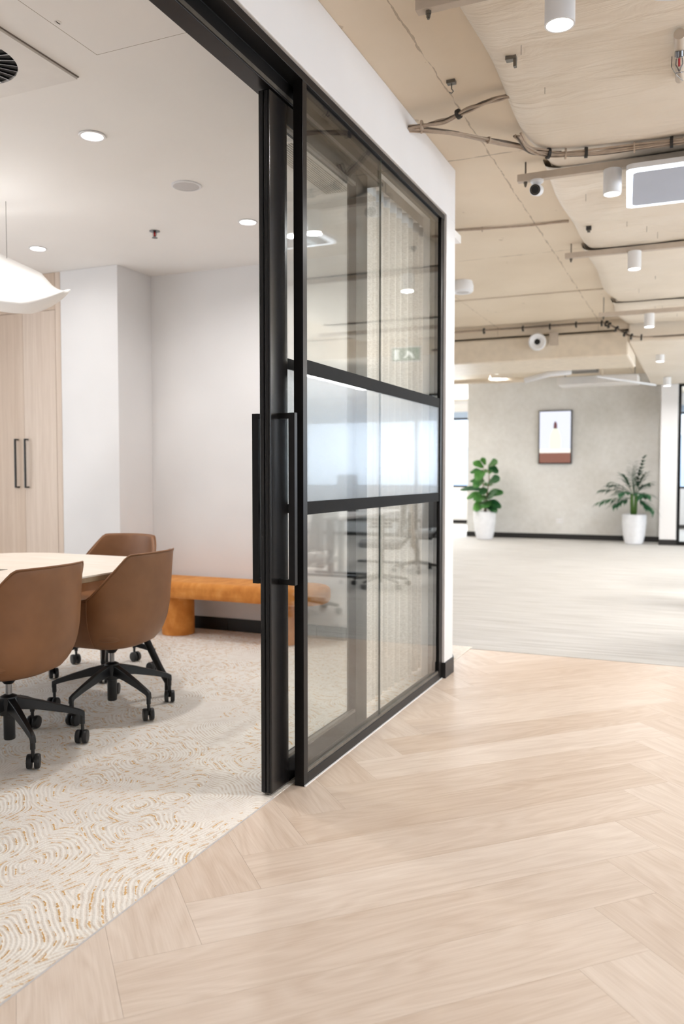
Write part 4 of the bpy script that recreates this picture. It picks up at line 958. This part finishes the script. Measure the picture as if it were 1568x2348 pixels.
# broad leaf plant
fp = thing('fiddle_leaf_fig', 'broad leaved green fig plant standing before the window end of the grey wall', 'plant', (-3.72, 15.42, .48))
stems = [[(-3.72, 15.42, .485), (-3.74, 15.42, .80), (-3.76, 15.42, 1.10), (-3.75, 15.42, 1.38)], [(-3.70, 15.42, .485), (-3.68, 15.42, .85), (-3.64, 15.42, 1.12), (-3.66, 15.42, 1.40)]]
for s_ in stems:
    bm = bmesh.new(); tube(bm, s_, [.014, .012, .009, .005], 8); part('stem', bm, 'bark', fp, smooth='all')
def leafbm(base, d, length, width, droop):
    bm = bmesh.new(); d = Vector(d).normalized(); side = d.cross(Vector((.15 * math.sin(length * 90), -.8, .62))).normalized(); upv = side.cross(d); N_ = 9; rows = []
    for i in range(N_ + 1):
        t = i / N_
        w = width * (math.sin(math.pi * min(1, t ** .75 * .97)) ** .7 * (.62 + .5 * t) if t > 0 else .02) + .003
        c = Vector(base) + d * length * t - Vector((0, 0, 1)) * droop * length * t * t
        rows.append([bm.verts.new(c + side * w * q + upv * (.22 * w * abs(q)) + upv * .012 * math.sin(9 * t + q * 3)) for q in (-1, -.5, 0, .5, 1)])
    for a, b in zip(rows, rows[1:]):
        for k in range(4): bm.faces.new([a[k], a[k + 1], b[k + 1], b[k]])
    return bm
lv = [  # anchor x, z, direction(x,y,z), length, width
    (-3.75, 1.36, (-.55, -.5, .35), .24, .085), (-3.74, 1.40, (.1, -.5, .6), .20, .07), (-3.66, 1.40, (.75, -.5, .25), .25, .095), (-3.66, 1.36, (.9, -.3, -.35), .22, .075),
    (-3.76, 1.30, (-.2, -.75, -.5), .28, .10), (-3.77, 1.28, (-1, -.2, .05), .22, .06), (-3.76, 1.14, (-.25, -.75, -.35), .30, .10), (-3.77, 1.10, (-1, -.25, .1), .22, .05),
    (-3.66, 1.08, (.8, -.6, .25), .33, .11), (-3.65, 1.22, (.5, -.6, .5), .16, .05), (-3.75, .94, (-1, -.15, .10), .42, .055), (-3.74, .88, (-.8, -.4, -.2), .32, .07),
    (-3.74, .98, (.1, -.8, -.45), .22, .085), (-3.70, .80, (-.45, -.8, -.1), .30, .11), (-3.70, .76, (.55, -.75, .25), .34, .12), (-3.70, .72, (.2, -.85, -.25), .30, .12),
    (-3.70, .70, (-.5, -.7, -.35), .30, .11), (-3.69, .72, (.8, -.3, -.2), .32, .08), (-3.69, .66, (.75, -.6, -.3), .32, .075), (-3.70, .82, (.9, -.1, .3), .34, .09), (-3.72, 1.0, (.3, .8, .2), .26, .09), (-3.72, .76, (-.2, .9, .3), .28, .1), (-3.70, 1.25, (.2, .8, .3), .24, .09)]
for x, z, d, l, w in lv:
    part('leaf', leafbm((x, 15.42, z), d, l * 1.05, w * 1.15, .12), 'fig_leaf', fp, smooth='all')
# palm
pm = thing('kentia_palm', 'feathery dark green palm standing beside the white pillar', 'plant', (-1.05, 15.38, .48))
rnd = random.Random(12)
for k in range(6):
    a = k * 1.05; bm = bmesh.new(); tube(bm, [(-1.06 + .03 * math.cos(a), 15.38 + .03 * math.sin(a), .485), (-1.06 + .045 * math.cos(a), 15.38 + .045 * math.sin(a), .70), (-1.06 + .05 * math.cos(a), 15.38 + .05 * math.sin(a), .88)], [.02, .017, .01], 8); part('stem', bm, 'stem_green', pm, smooth='all')
fr = [((.20, -.05, .92), .66, .03), ((-.02, -.12, .95), .56, .0), ((.05, -.3, .9), .46, .05), ((.32, -.2, .8), .5, .2), ((-.3, -.2, .75), .5, .25), ((-.6, -.3, .5), .5, .3), ((-.05, -.2, .85), .50, .05), ((.42, -.3, .62), .44, .35), ((.5, -.5, .25), .38, .4), ((-.5, -.1, .55), .48, .35), ((-.75, -.15, .38), .55, .35), ((-.78, -.35, .12), .56, .3), ((.35, .2, .5), .36, .35), ((-.35, -.6, .35), .46, .45), ((.3, -.65, .3), .44, .5), ((-.1, .3, .8), .48, .2), ((.55, -.5, -.02), .42, .5), ((-.45, -.5, .05), .42, .4)]
for d, l, dr_ in fr:
    d = Vector(d).normalized(); base = Vector((-1.06, 15.38, .86)) + Vector((d.x, d.y, 0)) * .04
    if d.z < .2: base.z = .80
    bm = bmesh.new(); mid = []
    for i in range(11):
        t = i / 10; mid.append(base + d * l * t - Vector((0, 0, 1)) * dr_ * l * t * t * .8)
    tube(bm, mid, [.006 - .004 * i / 10 for i in range(11)], 5)
    side = d.cross(Vector((0, 0, 1)));  side = side.normalized() if side.length > .05 else Vector((1, 0, 0))
    for i in range(3, 11):
        for sg in (-1, 1):
            p = mid[i]; dd = (mid[min(i + 1, 10)] - mid[i - 1]).normalized()
            q = (dd * .8 + side * sg * .75 + Vector((0, 0, rnd.uniform(-.25, .2)))).normalized(); ln = .21 * (1 - .45 * abs(i / 10 - .55)) * rnd.uniform(.85, 1.1)
            wv = q.cross(Vector((0, 0, 1))).normalized() * .024
            p1 = p + q * ln * .5 - Vector((0, 0, .012)); p2 = p + q * ln - Vector((0, 0, .065))
            a_ = [bm.verts.new(p), bm.verts.new(p1 + wv), bm.verts.new(p2), bm.verts.new(p1 - wv), bm.verts.new(p1 + Vector((0, 0, -.004)))]
            bm.faces.new([a_[0], a_[1], a_[4]]); bm.faces.new([a_[1], a_[2], a_[4]]); bm.faces.new([a_[2], a_[3], a_[4]]); bm.faces.new([a_[3], a_[0], a_[4]])
    part('frond', bm, 'palm_leaf', pm)
# glazed office beyond the pillar
go = thing('glazed_office_front', 'black framed glazed office front beside the white pillar', 'glass partition', (1.2, 15.35, 0))
for x in (-.36, -.20, 1.0, 2.2): part('post', B(x, x + .05, 15.31, 15.37, 0, 2.78), 'black_metal', go)
part('head_rail', B(-.31, 6.9, 15.31, 15.37, 2.72, 2.78), 'black_metal', go); part('bottom_rail', B(-.31, 6.9, 15.31, 15.37, 0, .07), 'black_metal', go)
for a, b in ((-.31, -.20), (-.15, 1.0), (1.05, 2.2), (2.25, 6.9)): part('glass_pane', B(a, b, 15.335, 15.345, .07, 2.72), 'pane_far', go)
struct(obj('wall_office_head', B(-.365, 6.9, 15.3, 15.4, 2.78, 3.05), 'white_wall'))

# ================================================================== OPEN OFFICE (beside the corridor, mirrored in the glass)
def desk(x, y, lb):
    t = thing('office_desk', lb, 'desk', (x, y, 0), 'desks in the open office')
    part('desktop', B(x - .4, x + .4, y - .8, y + .8, .715, .74), 'desk_white', t, bevel=.003)
    for s_ in (-.7, .7):
        bm = bmesh.new(); box(bm, x - .03, x + .03, y + s_ - .03, y + s_ + .03, .03, .715); box(bm, x - .34, x + .34, y + s_ - .035, y + s_ + .035, .002, .03); part('leg', bm, 'black_metal', t)
    mt = thing('computer_monitor', lb.replace('white desk', 'black monitor on the white desk'), 'monitor', (x + .2, y, .74), 'monitors in the open office')
    part('screen', B(x + .19, x + .22, y - .32, y + .32, .86, 1.22), 'black_plastic', mt); part('stand', B(x + .22, x + .25, y - .03, y + .03, .755, 1.0), 'black_plastic', mt); part('foot', B(x + .1, x + .3, y - .12, y + .12, .7401, .755), 'black_plastic', mt)
desk(1.2, 6.6, 'white desk closest to the timber floor'); desk(1.2, 8.3, 'white desk in the middle of the row'); desk(1.2, 10.0, 'white desk at the far end of the row')
def task_chair():
    t = thing('task_chair', 'x', 'chair', (0, 0, 0), 'task chairs in the open office')
    bm = bmesh.new(); prism(bm, rrect(-.23, .24, -.24, .24, .08), .44, .50); obj('seat', bm, 'chair_mesh', t, bevel=.02, local=True)
    bm = bmesh.new(); rows = []
    for i in range(9):
        z = .56 + .44 * i / 8; w = .22 - .05 * (i / 8) ** 2; rows.append([bm.verts.new((-.24 - .06 * i / 8 + .05 * abs(q) ** 2, w * q, z)) for q in (-1, -.6, -.2, .2, .6, 1)])
    for a, b in zip(rows, rows[1:]):
        for k in range(5): bm.faces.new([a[k], a[k + 1], b[k + 1], b[k]])
    o = obj('backrest', bm, 'chair_mesh', t, smooth='all', local=True); so = o.modifiers.new('t', 'SOLIDIFY'); so.thickness = .02
    bm = bmesh.new(); tube(bm, [(-.02, 0, .42), (-.2, 0, .42), (-.31, 0, .55), (-.31, 0, .8)], .016, 8); obj('spine', bm, 'black_plastic', t, local=True)
    for sg in (-1, 1):
        bm = bmesh.new(); tube(bm, [(-.02, sg * .25, .45), (-.02, sg * .29, .66)], .013, 8); box(bm, -.12, .12, sg * .29 - .035, sg * .29 + .035, .66, .685); obj('armrest', bm, 'black_plastic', t, local=True)
    bm = bmesh.new(); lathe(bm, [(.02, .08), (.028, .1), (.028, .3), (.016, .31), (.016, .43)], seg=16); obj('column', bm, 'black_plastic', t, local=True)
    for k in range(5):
        a = 2 * math.pi * k / 5 + .3; u = Vector((math.cos(a), math.sin(a), 0)); bm = bmesh.new(); tube(bm, [u * .02 + Vector((0, 0, .12)), u * .31 + Vector((0, 0, .075))], [.022, .014], 8); lathe(bm, [(.027, -.022), (.028, .022)], u * .31 + Vector((0, 0, .03)), 16, axis=(-u.y, u.x, 0)); obj('leg', bm, 'black_plastic', t, local=True)
    return t
tc = task_chair()
for i, (x, y, rz, lb) in enumerate(((.36, 6.55, 10, 'grey task chair at the desk closest to the timber floor'), (.34, 8.4, -20, 'grey task chair with a jacket over its back'), (.42, 9.9, 15, 'grey task chair at the last desk of the row'))):
    c = tc if i == 0 else copy_tree(tc); c.location = (x, y, .002); c.rotation_euler = (0, 0, R(rz)); c['label'] = lb
jk = thing('jacket', 'beige jacket draped over the back of a task chair', 'jacket', (.0, 8.5, .5))
bm = bmesh.new(); rows = []
cxj, cyj = .34 - .30 * math.cos(R(-20)), 8.4 - .30 * math.sin(R(-20))
for i in range(13):
    t = i / 12; row = []
    for k in range(9):
        q = k / 4 - 1; z = 1.02 - .58 * t if t > .08 else 1.02 - .02 * t
        lx = -.035 - .02 * t - .02 * math.sin(3 * q + 4 * t) * t; ly = q * (.22 + .05 * t + .02 * math.sin(5 * t)); a = R(-20)
        row.append(bm.verts.new((cxj + lx * math.cos(a) - ly * math.sin(a), cyj + lx * math.sin(a) + ly * math.cos(a), z - .05 * abs(q) ** 2)))
    rows.append(row)
for a, b in zip(rows, rows[1:]):
    for k in range(8): bm.faces.new([a[k], a[k + 1], b[k + 1], b[k]])
o = part('drape', bm, 'jacket', jk, smooth='all'); so = o.modifiers.new('t', 'SOLIDIFY'); so.thickness = .012
for px_, lb in ((1.45, 'long white linear pendant light over the office desks'), (3.9, 'second long linear pendant light nearer the window wall')):  # the row nearer the windows is an added, unseen light source
    ln = thing('linear_pendant', lb, 'pendant lamp', (px_, 9.0, 2.4))
    part('housing', B(px_ - .04, px_ + .04, 7.2, 10.78, 2.41, 2.47), 'white_plastic', ln); part('diffuser', B(px_ - .035, px_ + .035, 7.21, 10.77, 2.40, 2.4099), 'linear_on', ln)
    for y in (7.6, 10.4):
        bm = bmesh.new(); tube(bm, [(px_, y, 2.47), (px_, y, 3.02)], .002, 6); part('wire', bm, 'steel', ln)
    area('linear_up', (0, 0, .09), (R(180), 0, 0), .07, 3.4, 32, (1, .985, .96), ln); area('linear_down', (0, 0, -.01), (0, 0, 0), .07, 3.4, 75, (1, .985, .96), ln)  # upward part added to brighten the ceiling bays
ex = thing('exit_sign', 'green exit sign with a white running figure hung beside the corridor', 'exit sign', (.41, 9.44, 2.56))
part('housing', B(.22, .60, 9.42, 9.46, 2.56, 2.74), 'white_plastic', ex)
for yy in (9.418, 9.4605): part('sign_face', B(.235, .585, yy, yy + .0015, 2.575, 2.725), emit('exit_green', (60, 140, 110), .7), ex)
bm = bmesh.new()
for yy in (9.4172, 9.4622):
    for pts in ([(.30, 2.60), (.33, 2.60), (.37, 2.65), (.42, 2.60), (.44, 2.60), (.40, 2.66), (.41, 2.69), (.38, 2.69), (.34, 2.66)], [(.50, 2.59), (.56, 2.59), (.56, 2.71), (.50, 2.71)]):
        bm.faces.new([bm.verts.new((x, yy, z)) for x, z in pts])
part('running_figure', bm, emit('exit_white', (245, 250, 246), 1.6), ex)
bm = bmesh.new(); tube(bm, [(.41, 9.44, 2.74), (.41, 9.44, 2.955)], .006, 6); part('stem', bm, 'white_plastic', ex)
